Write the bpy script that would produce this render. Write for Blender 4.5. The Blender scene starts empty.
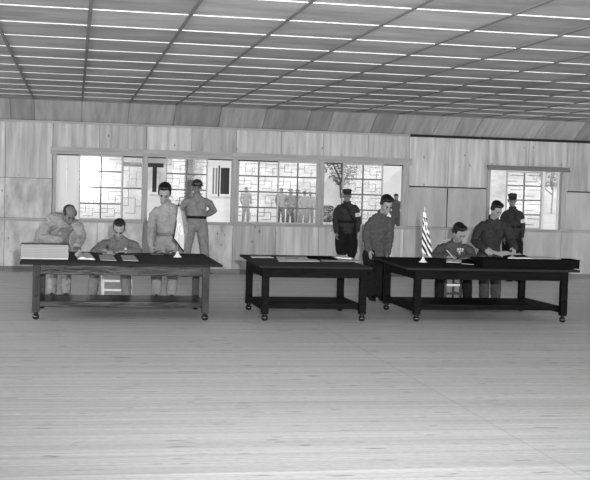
import bpy, bmesh, math, random
from mathutils import Vector, Matrix, noise
random.seed(7)
C = bpy.context.scene.collection
SC = bpy.context.scene

# ------------------------------------------------------------------ camera
F_PX, PX0, PY0 = 1152.9, 297.0, 240.0
YAW, PIT, ROL, CAM_H = 0.1915, 0.0445, 0.028, 1.7928
_fw = Vector((math.sin(YAW)*math.cos(PIT), math.cos(YAW)*math.cos(PIT), -math.sin(PIT)))
_r = Vector((math.cos(YAW), -math.sin(YAW), 0)); _u = _r.cross(_fw)
_R = _r*math.cos(ROL) + _u*math.sin(ROL); _U = _u*math.cos(ROL) - _r*math.sin(ROL)
cam_data = bpy.data.cameras.new('camera'); cam = bpy.data.objects.new('camera', cam_data); C.objects.link(cam)
cam.matrix_world = Matrix(((_R.x, _U.x, -_fw.x, 0), (_R.y, _U.y, -_fw.y, 0), (_R.z, _U.z, -_fw.z, CAM_H), (0, 0, 0, 1)))
cam_data.sensor_width = 36; cam_data.lens = F_PX/590*36
cam_data.shift_x = -(PX0-295)/590; cam_data.shift_y = 0
cam_data.clip_end = 2000; cam_data.clip_start = .05
SC.camera = cam
def ray(px, py):
    return (_fw + _R*((px-PX0)/F_PX) - _U*((py-PY0)/F_PX))
def at(px, py, Y):
    d = ray(px, py); return Vector((0, 0, CAM_H)) + d*(Y/d.y)
def atz(px, py, Z):
    d = ray(px, py); return Vector((0, 0, CAM_H)) + d*((Z-CAM_H)/d.z)

# ------------------------------------------------------------------ world, sun, lights, exposure
w = bpy.data.worlds.new('sky'); SC.world = w; w.use_nodes = True
wn = w.node_tree.nodes; bg = wn['Background']
bg.inputs[0].default_value = (.9, .9, .9, 1); bg.inputs[1].default_value = 1.02
SC.view_settings.view_transform = 'Standard'; SC.view_settings.look = 'None'
SC.view_settings.gamma = 1; SC.view_settings.use_curve_mapping = False
SC.view_settings.exposure = -0.12
def light(name, kind, loc, energy, aim=None, **kw):
    l = bpy.data.lights.new(name, kind); l.energy = energy
    for k, v in kw.items(): setattr(l, k, v)
    o = bpy.data.objects.new(name, l); C.objects.link(o); o.location = loc
    if aim is not None: o.rotation_euler = (Vector(aim)-Vector(loc)).to_track_quat('-Z', 'Y').to_euler()
    return o
light('sun', 'SUN', (0, 0, 30), 1.3, aim=(6, 18, 0), angle=.02)
# the photographer's flash, just right of and above the lens
light('camera_flash', 'SPOT', (.30, -.1, 2.15), 8800, aim=(4.4, 17, 2.9), spot_size=math.radians(62), spot_blend=1.0, shadow_soft_size=.06)
# daylight from the open side of the hall behind the photographer
light('hall_daylight', 'AREA', (4.5, -3.2, 1.9), 620, aim=(4.5, 10, 1.75), shape='RECTANGLE', size=18, size_y=2.4)

# added fill lights along the two windowless side walls, beyond the frame
light('side_fill', 'AREA', (-7.2, 9, 1.7), 760, aim=(5, 9, 1.7), shape='RECTANGLE', size=24, size_y=1.3)
light('side_fill', 'AREA', (17.2, 9, 1.7), 760, aim=(5, 9, 1.7), shape='RECTANGLE', size=24, size_y=1.3)

# ------------------------------------------------------------------ materials
def g2l(g):
    g = g/255.0
    return g/12.92 if g <= .04045 else ((g+.055)/1.055)**2.4
MATS = {}
def mat(name, gray, rough=.6, grain=None, amt=.15, spec=.4, metal=0, bump=0, knots=False, two=None, sheen=0):
    """gray: 0-255 albedo as shown; grain: (sx,sy,sz) noise scale in object space"""
    m = bpy.data.materials.new(name); m.use_nodes = True
    n = m.node_tree.nodes; L = m.node_tree.links; b = n['Principled BSDF']
    c = g2l(gray); b.inputs['Base Color'].default_value = (c, c, c, 1)
    b.inputs['Roughness'].default_value = rough; b.inputs['Metallic'].default_value = metal
    b.inputs['Specular IOR Level'].default_value = spec
    if sheen: b.inputs['Sheen Weight'].default_value = sheen
    if grain:
        tc = n.new('ShaderNodeTexCoord'); mp = n.new('ShaderNodeMapping'); mp.inputs['Scale'].default_value = grain
        L.new(tc.outputs['Object'], mp.inputs[0])
        t = n.new('ShaderNodeTexNoise'); t.inputs['Scale'].default_value = 1; t.inputs['Detail'].default_value = 6; t.inputs['Roughness'].default_value = .6
        L.new(mp.outputs[0], t.inputs[0])
        cr = n.new('ShaderNodeValToRGB')
        lo = g2l(max(0, gray*(1-amt))); hi = g2l(min(255, (two or gray)*(1+amt)))
        cr.color_ramp.elements[0].position = .32; cr.color_ramp.elements[0].color = (lo, lo, lo, 1)
        cr.color_ramp.elements[1].position = .68; cr.color_ramp.elements[1].color = (hi, hi, hi, 1)
        L.new(t.outputs[0], cr.inputs[0]); out = cr.outputs[0]
        if knots:
            mp2 = n.new('ShaderNodeMapping'); mp2.inputs['Scale'].default_value = (5.5, 5.5, 3.2)
            L.new(tc.outputs['Object'], mp2.inputs[0])
            v = n.new('ShaderNodeTexVoronoi'); v.inputs['Scale'].default_value = 1; L.new(mp2.outputs[0], v.inputs[0])
            r2 = n.new('ShaderNodeValToRGB'); r2.color_ramp.elements[0].position = .05; r2.color_ramp.elements[0].color = (.35, .35, .35, 1)
            r2.color_ramp.elements[1].position = .13; r2.color_ramp.elements[1].color = (1, 1, 1, 1)
            L.new(v.outputs['Distance'], r2.inputs[0])
            mx = n.new('ShaderNodeMix'); mx.data_type = 'RGBA'; mx.blend_type = 'MULTIPLY'; mx.inputs[0].default_value = .8
            L.new(out, mx.inputs[6]); L.new(r2.outputs[0], mx.inputs[7]); out = mx.outputs[2]
        L.new(out, b.inputs['Base Color'])
        if bump:
            bp = n.new('ShaderNodeBump'); bp.inputs['Strength'].default_value = bump; bp.inputs['Distance'].default_value = .02
            L.new(t.outputs[0], bp.inputs['Height']); L.new(bp.outputs[0], b.inputs['Normal'])
    MATS[name] = m; return m
M = MATS
for i, gv in enumerate((182, 192, 170, 188)): mat('plywood_%s' % 'abcd'[i], gv, .7, (9, 9, .7), .13, .2, knots=True)
mat('plywood_lower', 190, .7, (4, 4, 1.6), .16, .2, knots=True)
mat('plywood_grey', 178, .75, (5, 5, 1.2), .07, .25)
for i, gv in enumerate((165, 148, 176, 128)): mat('cove_%s' % 'abcd'[i], gv, .8, (8, 1, 1), .09, .2)
for i, gv in enumerate((166, 156, 174)): mat('ceiling_%s' % 'abc'[i], gv, .85, (1.2, 3, 1), .10, .15)
mat('seam', 60, .9)
mat('batten_pale', 205, .6, (2, 20, 20), .06, .3)
mat('batten_grey', 118, .7, (20, 2, 20), .08, .2)
mat('frame_wood', 165, .6, (14, 14, 2), .08, .3)
mat('frame_wood_h', 160, .6, (1.5, 14, 14), .10, .3)
mat('skirting', 120, .6, (1.5, 20, 20), .1, .3)
mat('sash_wood', 185, .6, (12, 12, 12), .06, .3)
mat('sash_dark', 120, .6, (12, 12, 12), .06, .3)
mat('lattice', 135, .7)
mat('muntin_grey', 105, .6)
mat('cream_board', 232, .7, (10, 10, 1), .03)
mat('side_wall', 188, .75, (5, 5, 1), .08, .2)
mat('table_dark', 20, .6, (2.5, 30, 30), .35, .04)
mat('table_brown', 30, .26, (2.2, 6, 9), .85, .15, bump=1.0)
mat('table_leg_brown', 54, .5, (18, 18, 2), .35, .12)
mat('table_side', 46, .4, (20, 20, 2), .3, .5)
mat('baize', 80, .9, (40, 40, 40), .10, 0)
mat('baize_dark', 52, .9, (40, 40, 40), .12, 0)
mat('caster_black', 14, .22, spec=.7)
mat('paper', 228, .8, (6, 6, 6), .02)
mat('paper_grey', 190, .8, (5, 5, 5), .05)
mat('page_edges', 168, .85, (1, 1, 200), .22)
mat('cover_grey', 150, .6, (30, 30, 30), .05)
mat('cover_dark', 30, .8, (30, 30, 30), .15, 0)
mat('cover_pale', 205, .6, (30, 30, 30), .04)
mat('white_paint', 235, .5)
mat('khaki', 150, .9, (14, 14, 14), .07, .1, bump=.5)
mat('khaki_trousers', 150, .9, (14, 14, 14), .07, .15, bump=.5)
mat('khaki_dark', 122, .9, (14, 14, 14), .08, .15, bump=.5)
mat('mp_khaki', 136, .9, (14, 14, 14), .07, .15, bump=.5)
mat('uniform_dark', 52, .85, (30, 30, 30), .18, .2, bump=.4)
mat('uniform_grey', 80, .85, (25, 25, 25), .12, .2, bump=.4)
mat('uniform_black', 24, .85, (25, 25, 25), .2, .2, bump=.4)
mat('trousers_grey', 70, .85, (25, 25, 25), .12, .2, bump=.4)
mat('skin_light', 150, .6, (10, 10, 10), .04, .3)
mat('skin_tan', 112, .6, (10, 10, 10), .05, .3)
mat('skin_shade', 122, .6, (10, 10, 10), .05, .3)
mat('hair_black', 18, .45, (60, 60, 60), .3, .4)
mat('hair_dark', 34, .5, (60, 60, 60), .3, .4)
mat('leather_black', 16, .5, spec=.2)
mat('table_edge', 44, .7, spec=.05)
mat('box_black', 22, .8, spec=0)
mat('rail_dark', 44, .8, spec=.1)
mat('leather_grey', 60, .4, spec=.5)
mat('brass', 170, .3, metal=.8)
mat('white_cloth', 232, .85)
mat('helmet', 34, .35, spec=.5)
mat('pen_black', 20, .3)
mat('eye_dark', 15, .3)
mat('ground', 212, .95, (.3, .3, .3), .06)
mat('hill', 215, .95, (.16, .16, .16), .16)
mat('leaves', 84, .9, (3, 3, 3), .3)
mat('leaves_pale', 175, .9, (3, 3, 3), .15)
mat('bark', 100, .9)
mat('hut_white', 228, .8, (1, 1, 8), .02)
mat('hut_roof', 205, .8, (1, 1, 1), .05)
mat('hut_dark', 46, .6)
mat('tent_canvas', 222, .9, (1, 1, 1), .03)
mat('outdoor_grey', 135, .9)
mat('outdoor_dark', 70, .9)
mat('outdoor_skin', 120, .8)

def glass_mat():
    m = bpy.data.materials.new('milky_glass'); m.use_nodes = True  # clear pane with a faint milky translucent share
    n = m.node_tree.nodes; L = m.node_tree.links; n.clear()
    o = n.new('ShaderNodeOutputMaterial'); t = n.new('ShaderNodeBsdfTransparent'); t.inputs[0].default_value = (.97, .97, .97, 1)
    gl = n.new('ShaderNodeBsdfGlossy'); gl.inputs['Roughness'].default_value = .08
    tr = n.new('ShaderNodeBsdfTranslucent'); tr.inputs[0].default_value = (.9, .9, .9, 1)
    a = n.new('ShaderNodeMixShader'); a.inputs[0].default_value = .012; b = n.new('ShaderNodeMixShader'); b.inputs[0].default_value = .03
    L.new(t.outputs[0], a.inputs[1]); L.new(tr.outputs[0], a.inputs[2]); L.new(a.outputs[0], b.inputs[1]); L.new(gl.outputs[0], b.inputs[2])
    L.new(b.outputs[0], o.inputs[0]); MATS['glass'] = m
glass_mat()

def floor_mat():
    m = bpy.data.materials.new('floor_boards'); m.use_nodes = True
    n = m.node_tree.nodes; L = m.node_tree.links; b = n['Principled BSDF']
    tc = n.new('ShaderNodeTexCoord'); mp = n.new('ShaderNodeMapping'); mp.inputs['Location'].default_value = (-atz(366, 351, 0).x, 0, 0)
    L.new(tc.outputs['Object'], mp.inputs[0])
    br = n.new('ShaderNodeTexBrick'); br.offset = 0.0; br.squash = 1
    br.inputs['Scale'].default_value = 1; br.inputs['Brick Width'].default_value = 5.46; br.inputs['Row Height'].default_value = .115
    br.inputs['Mortar Size'].default_value = .0022; br.inputs['Mortar Smooth'].default_value = .3; br.inputs['Bias'].default_value = 0
    c1, c2, c3 = g2l(219), g2l(211), g2l(140)
    br.inputs['Color1'].default_value = (c1, c1, c1, 1); br.inputs['Color2'].default_value = (c2, c2, c2, 1); br.inputs['Mortar'].default_value = (c3, c3, c3, 1)
    L.new(mp.outputs[0], br.inputs[0])
    def nz(scale, lo, hi, p0, p1, det=5, rough=.6):
        q = n.new('ShaderNodeMapping'); q.inputs['Scale'].default_value = scale; L.new(tc.outputs['Object'], q.inputs[0])
        t = n.new('ShaderNodeTexNoise'); t.inputs['Scale'].default_value = 1; t.inputs['Detail'].default_value = det; t.inputs['Roughness'].default_value = rough
        L.new(q.outputs[0], t.inputs[0]); r = n.new('ShaderNodeValToRGB')
        r.color_ramp.elements[0].position = p0; r.color_ramp.elements[0].color = (lo, lo, lo, 1)
        r.color_ramp.elements[1].position = p1; r.color_ramp.elements[1].color = (hi, hi, hi, 1)
        L.new(t.outputs[0], r.inputs[0]); return r.outputs[0]
    def mul(a, c, f=1, mode='MULTIPLY'):
        x = n.new('ShaderNodeMix'); x.data_type = 'RGBA'; x.blend_type = mode; x.inputs[0].default_value = f
        L.new(a, x.inputs[6]); L.new(c, x.inputs[7]); return x.outputs[2]
    col = mul(br.outputs[0], nz((.8, 19, 1), .90, 1.05, .33, .67))
    col = mul(col, nz((.10, 5.5, 1), .88, 1.04, .36, .60, 3))
    # short dark knots and pale scuffs drawn out along the boards
    col = mul(col, nz((3.2, 15, 1), .55, 1.0, .27, .33, 1))
    col = mul(col, nz((16, 70, 1), .86, 1.08, .35, .65, 4))
    col = mul(col, nz((.05, 16, 1), 0, .16, .66, .72, 1), 1, 'ADD')
    L.new(col, b.inputs['Base Color']); b.inputs['Roughness'].default_value = .55; b.inputs['Specular IOR Level'].default_value = .3
    bp = n.new('ShaderNodeBump'); bp.inputs['Strength'].default_value = .25; bp.inputs['Distance'].default_value = .004
    L.new(br.outputs['Fac'], bp.inputs['Height']); bp.invert = True; L.new(bp.outputs[0], b.inputs['Normal'])
    MATS['floor_boards'] = m
floor_mat()

# ------------------------------------------------------------------ helpers
def new_bm(): return bmesh.new()
def box(bm, x0, x1, y0, y1, z0, z1, mi=0, bev=0):
    vs = [bm.verts.new(p) for p in ((x0,y0,z0),(x1,y0,z0),(x1,y1,z0),(x0,y1,z0),(x0,y0,z1),(x1,y0,z1),(x1,y1,z1),(x0,y1,z1))]
    fs = []
    for q in ((0,3,2,1),(4,5,6,7),(0,1,5,4),(1,2,6,5),(2,3,7,6),(3,0,4,7)):
        f = bm.faces.new([vs[i] for i in q]); f.material_index = mi; fs.append(f)
    if bev:
        es = list({e for f in fs for e in f.edges})
        bmesh.ops.bevel(bm, geom=es, offset=bev, segments=2, affect='EDGES', profile=.5, material=mi)
    return vs
def prism(bm, poly, z0, z1, mi=0, bev=0, side_mi=None):
    """poly: list of (x,y) counter-clockwise"""
    a = [bm.verts.new((p[0], p[1], z0)) for p in poly]; b = [bm.verts.new((p[0], p[1], z1)) for p in poly]
    n = len(poly); fs = [bm.faces.new(a[::-1]), bm.faces.new(b)]
    for i in range(n): fs.append(bm.faces.new((a[i], a[(i+1) % n], b[(i+1) % n], b[i])))
    for f in fs: f.material_index = mi
    if side_mi is not None:
        for f in fs[2:]: f.material_index = side_mi
        bmesh.ops.bevel(bm, geom=list({e for f in fs for e in f.edges}), offset=bev, segments=1, affect='EDGES', profile=.5, material=side_mi)
    elif bev: bmesh.ops.bevel(bm, geom=list({e for f in fs for e in f.edges}), offset=bev, segments=2, affect='EDGES', profile=.5, material=mi)
def extrude_poly(bm, pts3, vec, mi=0):
    a = [bm.verts.new(p) for p in pts3]; b = [bm.verts.new(Vector(p)+Vector(vec)) for p in pts3]
    n = len(a); fs = [bm.faces.new(a[::-1]), bm.faces.new(b)]
    for i in range(n): fs.append(bm.faces.new((a[i], a[(i+1) % n], b[(i+1) % n], b[i])))
    for f in fs: f.material_index = mi
def ring(bm, c, ax, side, a, b, n=14):
    ax = ax.normalized(); side = (side - ax*side.dot(ax)).normalized(); oth = ax.cross(side)
    return [bm.verts.new(c + side*(a*math.cos(2*math.pi*i/n)) + oth*(b*math.sin(2*math.pi*i/n))) for i in range(n)]
def loft(bm, pts, radii, side=None, n=14, caps=True, mi=0, flat=False, c0=1.0):
    """smooth closed tube through pts; radii = list of r or (a,b); round caps unless flat"""
    pts = [Vector(p) for p in pts]; radii = [(r, r) if not isinstance(r, tuple) else r for r in radii]
    d0 = (pts[1]-pts[0]).normalized(); d1 = (pts[-1]-pts[-2]).normalized()
    P = []; Rr = []; D = []
    if caps and not flat:
        a, b = radii[0]; m = min(a, b)*c0
        for t in (85, 60, 30):
            P.append(pts[0]-d0*m*math.sin(math.radians(t))); k = math.cos(math.radians(t)); Rr.append((a*k, b*k)); D.append(d0)
    for i, p in enumerate(pts):
        if i == 0: d = d0
        elif i == len(pts)-1: d = d1
        else: d = ((pts[i+1]-p).normalized()+(p-pts[i-1]).normalized())
        P.append(p); Rr.append(radii[i]); D.append(d)
    if caps and not flat:
        a, b = radii[-1]; m = min(a, b)
        for t in (30, 60, 85):
            P.append(pts[-1]+d1*m*math.sin(math.radians(t))); k = math.cos(math.radians(t)); Rr.append((a*k, b*k)); D.append(d1)
    s = Vector(side) if side is not None else (Vector((1, 0, 0)) if abs(d0.x) < .8 else Vector((0, 1, 0)))
    prev = None
    for p, r, d in zip(P, Rr, D):
        if side is None:
            s = s - d.normalized()*s.dot(d.normalized())
            if s.length < 1e-4: s = Vector((0, 0, 1))
        cur = ring(bm, p, d, s, r[0], r[1], n)
        if prev:
            for i in range(n):
                f = bm.faces.new((prev[i], prev[(i+1) % n], cur[(i+1) % n], cur[i])); f.material_index = mi; f.smooth = True
        else: first = cur
        prev = cur
    f = bm.faces.new(first[::-1]); f.material_index = mi
    f = bm.faces.new(prev); f.material_index = mi
def lathe(bm, c, prof, n=20, mi=0):
    """prof list of (r,z) bottom to top around vertical axis at c"""
    c = Vector(c); prev = None
    for r, z in prof:
        cur = [bm.verts.new(c+Vector((max(r, 1e-4)*math.cos(2*math.pi*i/n), max(r, 1e-4)*math.sin(2*math.pi*i/n), z))) for i in range(n)]
        if prev:
            for i in range(n):
                f = bm.faces.new((prev[i], prev[(i+1) % n], cur[(i+1) % n], cur[i])); f.smooth = True; f.material_index = mi
        else: bm.faces.new(cur[::-1]).material_index = mi
        prev = cur
    bm.faces.new(prev).material_index = mi
def ball(bm, c, r, rot=None, seg=16, mi=0):
    r = Vector(r) if not isinstance(r, (int, float)) else Vector((r, r, r))
    mt = Matrix.Translation(Vector(c)) @ (rot.to_4x4() if rot is not None else Matrix.Identity(4)) @ Matrix.Diagonal((r.x, r.y, r.z, 1))
    g = bmesh.ops.create_uvsphere(bm, u_segments=seg, v_segments=max(8, seg//2+2), radius=1, matrix=mt)
    for v in g['verts']:
        for f in v.link_faces: f.smooth = True; f.material_index = mi
def obj(name, bm, mats, parent=None, label=None, smooth=None, recalc=True):
    if recalc: bmesh.ops.recalc_face_normals(bm, faces=bm.faces[:])
    if parent is not None:
        off = Vector((0, 0, 0)); p = parent
        while p is not None: off += p.location; p = p.parent
        bmesh.ops.translate(bm, verts=bm.verts[:], vec=-off)
    me = bpy.data.meshes.new(name); bm.to_mesh(me); bm.free()
    for m in (mats if isinstance(mats, (list, tuple)) else [mats]): me.materials.append(M[m] if isinstance(m, str) else m)
    if smooth is not None:
        for p_ in me.polygons: p_.use_smooth = smooth
    o = bpy.data.objects.new(name, me); C.objects.link(o)
    if parent is not None: o.parent = parent
    if label: o['label'] = label
    return o
def struct(name, bm, mats, **k):
    o = obj(name, bm, mats, **k); o['kind'] = 'structure'; return o
def thing(name, label, cat, loc, group=None):
    o = bpy.data.objects.new(name, None); C.objects.link(o); o.location = loc; o.empty_display_size = .1
    o['label'] = label; o['category'] = cat
    if group: o['group'] = group
    return o
def tag(o, label, cat, group=None, kind=None):
    o['label'] = label; o['category'] = cat
    if group: o['group'] = group
    if kind: o['kind'] = kind
    return o
def rebase(o, base):
    """give a single-mesh thing an origin at its base"""
    base = Vector(base); o.data.transform(Matrix.Translation(-base)); o.location = base
    return o

# ------------------------------------------------------------------ room shell
YW, ZT, ZS, HC = 23.45, 2.985, 1.06, 3.377
XL, XR, YB = -7.5, 17.5, -4.0
def wx(px, py=190): return at(px, py, YW).x
def wz(px, py): return at(px, py, YW).z
bm = new_bm(); box(bm, XL-.3, XR+.3, YB, YW+.14, -.12, 0); struct('floor', bm, 'floor_boards')

# wall: plywood panels between pixel-measured seams, each a board 4 mm proud of the dark backing
Z_HEAD, Z_BEAM = wz(230, 159.5), wz(230, 152.5)
ZS_ = 1.06
P = .91
seams_up = [wx(p) for p in (52, 98.5, 145.5, 190.5, 235, 280, 322, 367, 408, 447.5, 487, 527.5, 566)]
WIN_A = (wx(54), wx(406.5)); WIN_B = (wx(489), wx(563.5))
Z_B0, Z_B1 = ZS_+.02, wz(525, 171)
bm = new_bm()
# backing split round the openings
zb = YW+.022
for x0, x1, z0, z1 in ((XL, XR, 0, ZS_-.02), (XL, XR, Z_B1+.02, ZT+.35), (XL, WIN_A[0]-.02, ZS_-.02, Z_B1+.02), (WIN_A[1]+.02, WIN_B[0]-.02, ZS_-.02, Z_B1+.02), (WIN_B[1]+.02, XR, ZS_-.02, Z_B1+.02)):
    box(bm, x0, x1, zb, YW+.12, z0, z1, 0)
rw = random.Random(3)
def panel(x0, x1, z0, z1, mi):
    box(bm, x0+.004, x1-.004, YW, zb+.001, z0+.004, z1-.004, mi)
plys = [1, 2, 3, 4]
Z178, Z188, Z192 = wz(30, 178), wz(447, 187.5), wz(578, 192)
up = [XL+.1] + [seams_up[0]-P*k for k in range(5, 0, -1) if seams_up[0]-P*k > XL+.2] + seams_up
while up[-1]+P < XR-.1: up.append(up[-1]+P)
up.append(XR-.1)
for a, b in zip(up[:-1], up[1:]):
    if b <= seams_up[0]+.01:      # left of the windows
        panel(a, b, Z178, ZT, 4 if rw.random() < .5 else 1)
        panel(a, b, ZS_, Z178, 5 if rw.random() < .6 else 3)
    elif b <= seams_up[8]+.01:    # above the long window
        panel(a, b, Z_BEAM-.02, ZT, plys[[0, 2, 1, 2, 0, 3, 3, 0][seams_up.index(a)] if a in seams_up else 0])
    elif b <= seams_up[10]+.01:
        panel(a, b, Z188, ZT, 4); panel(a, b, ZS_, Z188, 6)
    elif b <= seams_up[12]+.01:
        panel(a, b, Z_B1, ZT, 1 if rw.random() < .5 else 4)
    else:
        panel(a, b, Z192, ZT, 3); panel(a, b, ZS_, Z192, 6)
low = [XL+.1] + [wx(52)-P*k for k in range(5, 0, -1) if wx(52)-P*k > XL+.2] + [wx(p) for p in (54, 98, 144, 190, 234, 277, 320, 364, 405, 447, 487, 525, 563)]
while low[-1]+P < XR-.1: low.append(low[-1]+P)
low.append(XR-.1)
for a, b in zip(low[:-1], low[1:]):
    panel(a, b, .1, ZS_, rw.choice([5, 5, 3, 2]) if b < wx(410) else 6)
struct('wall_back', bm, ['seam', 'plywood_a', 'plywood_b', 'plywood_c', 'plywood_d', 'plywood_lower', 'plywood_grey'])
# battens / rails on the wall
bm = new_bm(); box(bm, XL+.1, WIN_B[1]+.3, YW-.018, YW, ZS_-.06, ZS_-.015); box(bm, WIN_B[1]+.3, XR-.1, YW-.018, YW, ZS_-.06, ZS_-.015)
struct('trim_1', bm, 'frame_wood_h')
bm = new_bm()
box(bm, wx(408)+.02, wx(486), YW-.012, YW, Z188-.012, Z188+.014); box(bm, wx(567.5), XR-.1, YW-.012, YW, Z192-.012, Z192+.014)
box(bm, wx(447.5)-.008, wx(447.5)+.008, YW-.010, YW, ZS_, Z188-.02)
struct('trim_2', bm, 'rail_dark')
bm = new_bm(); box(bm, XL+.1, XR-.1, YW-.03, YW, 0, .105, bev=.006); struct('baseboard_back', bm, 'skirting')
bm = new_bm(); box(bm, XL+.1, wx(408), YW-.045, YW, ZT-.03, ZT+.012, bev=.004); struct('trim_3', bm, 'frame_wood_h')
bm = new_bm(); box(bm, wx(408), XR-.1, YW-.05, YW, ZT-.035, ZT+.016, bev=.004); struct('trim_8', bm, 'rail_dark')
# cove: slanted panels from wall top up to the flat ceiling
YC = 23.45-.62
for nm, test in (('trim_4', 1),):
    bm = new_bm(); x = .11-.455-P*7; rc = random.Random(11)
    while x < XR:
        x1 = x+P*rc.choice([1, 1, .5, .5]); x1 = min(x1, XR)
        if x1 > XL:
            a = max(x, XL); mi = rc.choice([0, 1, 2, 1, 0, 3]) if x < 5 else rc.choice([0, 0, 2, 1])
            q = [(a+.004, YW-.004, ZT+.01), (x1-.004, YW-.004, ZT+.01), (x1-.004, YC, HC-.002), (a+.004, YC, HC-.002)]
            extrude_poly(bm, q, (0, .03, .06), mi)
        x = x1
    extrude_poly(bm, [(XL, YW+.02, ZT+.01), (XR, YW+.02, ZT+.01), (XR, YC+.03, HC+.05), (XL, YC+.03, HC+.05)], (0, .03, .06), 4)
    struct(nm, bm, ['cove_a', 'cove_b', 'cove_c', 'cove_d', 'seam'])
# ceiling panels
X0C, Y0C, DC = .111, 10.7675, 1.0934
bm = new_bm(); rc = random.Random(5)
ix = [X0C+P*i for i in range(-9, 20)]; iy = [Y0C+DC*k for k in range(-13, 11)] + [YC+.02]
for a, b in zip(ix[:-1], ix[1:]):
    if b < XL or a > XR: continue
    tone = rc.choice([0, 0, 1, 2])
    for c, d in zip(iy[:-1], iy[1:]):
        mi = tone if rc.random() < .6 else rc.choice([0, 1, 2])
        box(bm, a, b, c, d, HC, HC+.02, mi)
box(bm, XL-.1, XR+.1, YB, YW+.12, HC+.021, HC+.1, 1)
struct('ceiling', bm, ['ceiling_a', 'ceiling_b', 'ceiling_c'])
bm = new_bm()
for y in iy[:-1]:
    for a, b in zip(ix[:-1], ix[1:]):
        if b < XL or a > XR: continue
        box(bm, a+.018, b-.018, y-.009, y+.009, HC-.010, HC)
struct('trim_5', bm, 'batten_pale')
bm = new_bm()
for x in ix:
    if XL < x < XR: box(bm, x-.018, x+.018, iy[0], YC, HC-.012, HC)
struct('trim_6', bm, 'batten_grey')
bm = new_bm(); box(bm, XL, XR, YC-.02, YC+.02, HC-.014, HC+.004); struct('trim_7', bm, 'batten_grey')
for nm, x0, x1 in (('wall_left', XL-.12, XL), ('wall_right', XR, XR+.12)):
    bm = new_bm(); box(bm, x0, x1, YB, YW+.12, 0, HC+.02); struct(nm, bm, 'side_wall')
for nm, x0, x1 in (('baseboard_left', XL, XL+.03), ('baseboard_right', XR-.03, XR)):
    bm = new_bm(); box(bm, x0, x1, YB, YW-.03, 0, .1); struct(nm, bm, 'skirting')

# ------------------------------------------------------------------ windows
def frame_bar(bm, x0, x1, z0, z1, y0=None, y1=None, mi=0):
    box(bm, x0, x1, (YW-.02) if y0 is None else y0, (YW+.12) if y1 is None else y1, z0, z1, mi, bev=.004)
def lattice(bm, x0, x1, z0, z1, y, t=.010, d=.012, seed=0, plain=False):
    """thin key-pattern glazing strips of one pane column"""
    W_, H_ = x1-x0, z1-z0
    def h(u0, u1, v): box(bm, x0+W_*u0, x0+W_*u1, y-d/2, y+d/2, z0+H_*v-t/2, z0+H_*v+t/2)
    def v(u, v0, v1): box(bm, x0+W_*u-t/2, x0+W_*u+t/2, y-d/2, y+d/2, z0+H_*v0, z0+H_*v1)
    if plain:
        h(.25, 1, .72); h(0, .6, .30); return
    if seed % 2 == 0:
        h(.35, 1, .78); v(.35, .30, .78); h(.35, .8, .30); v(.68, .0, .52); h(.68, 1, .52); h(0, .35, .55)
    else:
        h(0, .65, .70); v(.65, .22, .70); h(.2, .65, .22); v(.32, .45, 1); h(0, .32, .45); h(.65, 1, .45)
def sash(win, x0, x1, z0, z1, y, cols=2, rows=4, name='sash', st=.028, glass=True, dark=False, plain=False, muntin='muntin_grey'):
    bm = new_bm()
    for a, b in ((x0, x0+st), (x1-st, x1)): box(bm, a, b, y-.015, y+.015, z0, z1, 0, .003)
    for a, b in ((z0, z0+st), (z1-st, z1)): box(bm, x0+st, x1-st, y-.015, y+.015, a, b, 0, .003)
    s = obj(name, bm, 'sash_dark' if dark else 'sash_wood', win)
    bm = new_bm(); mt = .028
    for i in range(1, cols):
        x = x0+(x1-x0)*i/cols; box(bm, x-mt/2, x+mt/2, y-.011, y+.011, z0+st, z1-st)
    for j in range(1, rows):
        z = z0+(z1-z0)*j/rows; box(bm, x0+st, x1-st, y-.012, y+.012, z-mt/2, z+mt/2)
    obj('muntin', bm, muntin, s)
    bm = new_bm()
    for i in range(cols):
        for j in range(rows):
            lattice(bm, x0+(x1-x0)*i/cols, x0+(x1-x0)*(i+1)/cols, z0+(z1-z0)*j/rows, z0+(z1-z0)*(j+1)/rows, y+.02, seed=i+j+(0 if i else 1), plain=plain, t=.016 if plain else .011)
    obj('lattice', bm, 'lattice' if not plain else 'muntin_grey', s)
    if glass:
        bm = new_bm(); box(bm, x0+st, x1-st, y-.002, y+.002, z0+st, z1-st); obj('pane', bm, 'glass', s)
    return s
posts = [(52.5, 56), (142.5, 147.5), (231.5, 237.5), (317, 324), (402.5, 408.5)]
px_ = [(wx(a), wx(b)) for a, b in posts]
ZH = Z_HEAD
bays = []
for i in range(4):
    root = bpy.data.objects.new('window_%d' % (i+1), None); C.objects.link(root); root['kind'] = 'structure'
    root.location = ((px_[i][1]+px_[i+1][0])/2, YW, ZS_)
    root['label'] = ['left bay of the long window, open on both sides of paired lattice sashes', 'second bay of the long window, behind the man in the helmet', 'third bay of the long window with both lattice sashes closed', 'right bay of the long window, behind the guard in dark uniform'][i]
    bays.append(root)
    bm = new_bm(); frame_bar(bm, px_[i][0], px_[i][1], ZS_-.02, ZH)
    if i == 3: frame_bar(bm, px_[4][0], px_[4][1], ZS_-.02, ZH)
    a = px_[i][0]; b = px_[i+1][0] if i < 3 else px_[4][1]
    obj('post', bm, 'frame_wood', root)
    bm = new_bm(); frame_bar(bm, a-(.05 if i == 0 else 0), b+(.05 if i == 3 else 0), ZH, Z_BEAM, YW-.035); obj('head_beam', bm, 'frame_wood_h', root)
    bm = new_bm(); frame_bar(bm, a, b, ZS_-.05, ZS_, YW-.05); obj('sill', bm, 'frame_wood_h', root)
def X(p): return wx(p)
z0s, z1s = ZS_+.0, ZH
sash(bays[0], X(79), X(122.5), z0s, z1s, YW+.03)
sash(bays[0], X(122), X(143), z0s, z1s, YW+.07, cols=1, rows=2, muntin='muntin_grey')
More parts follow.
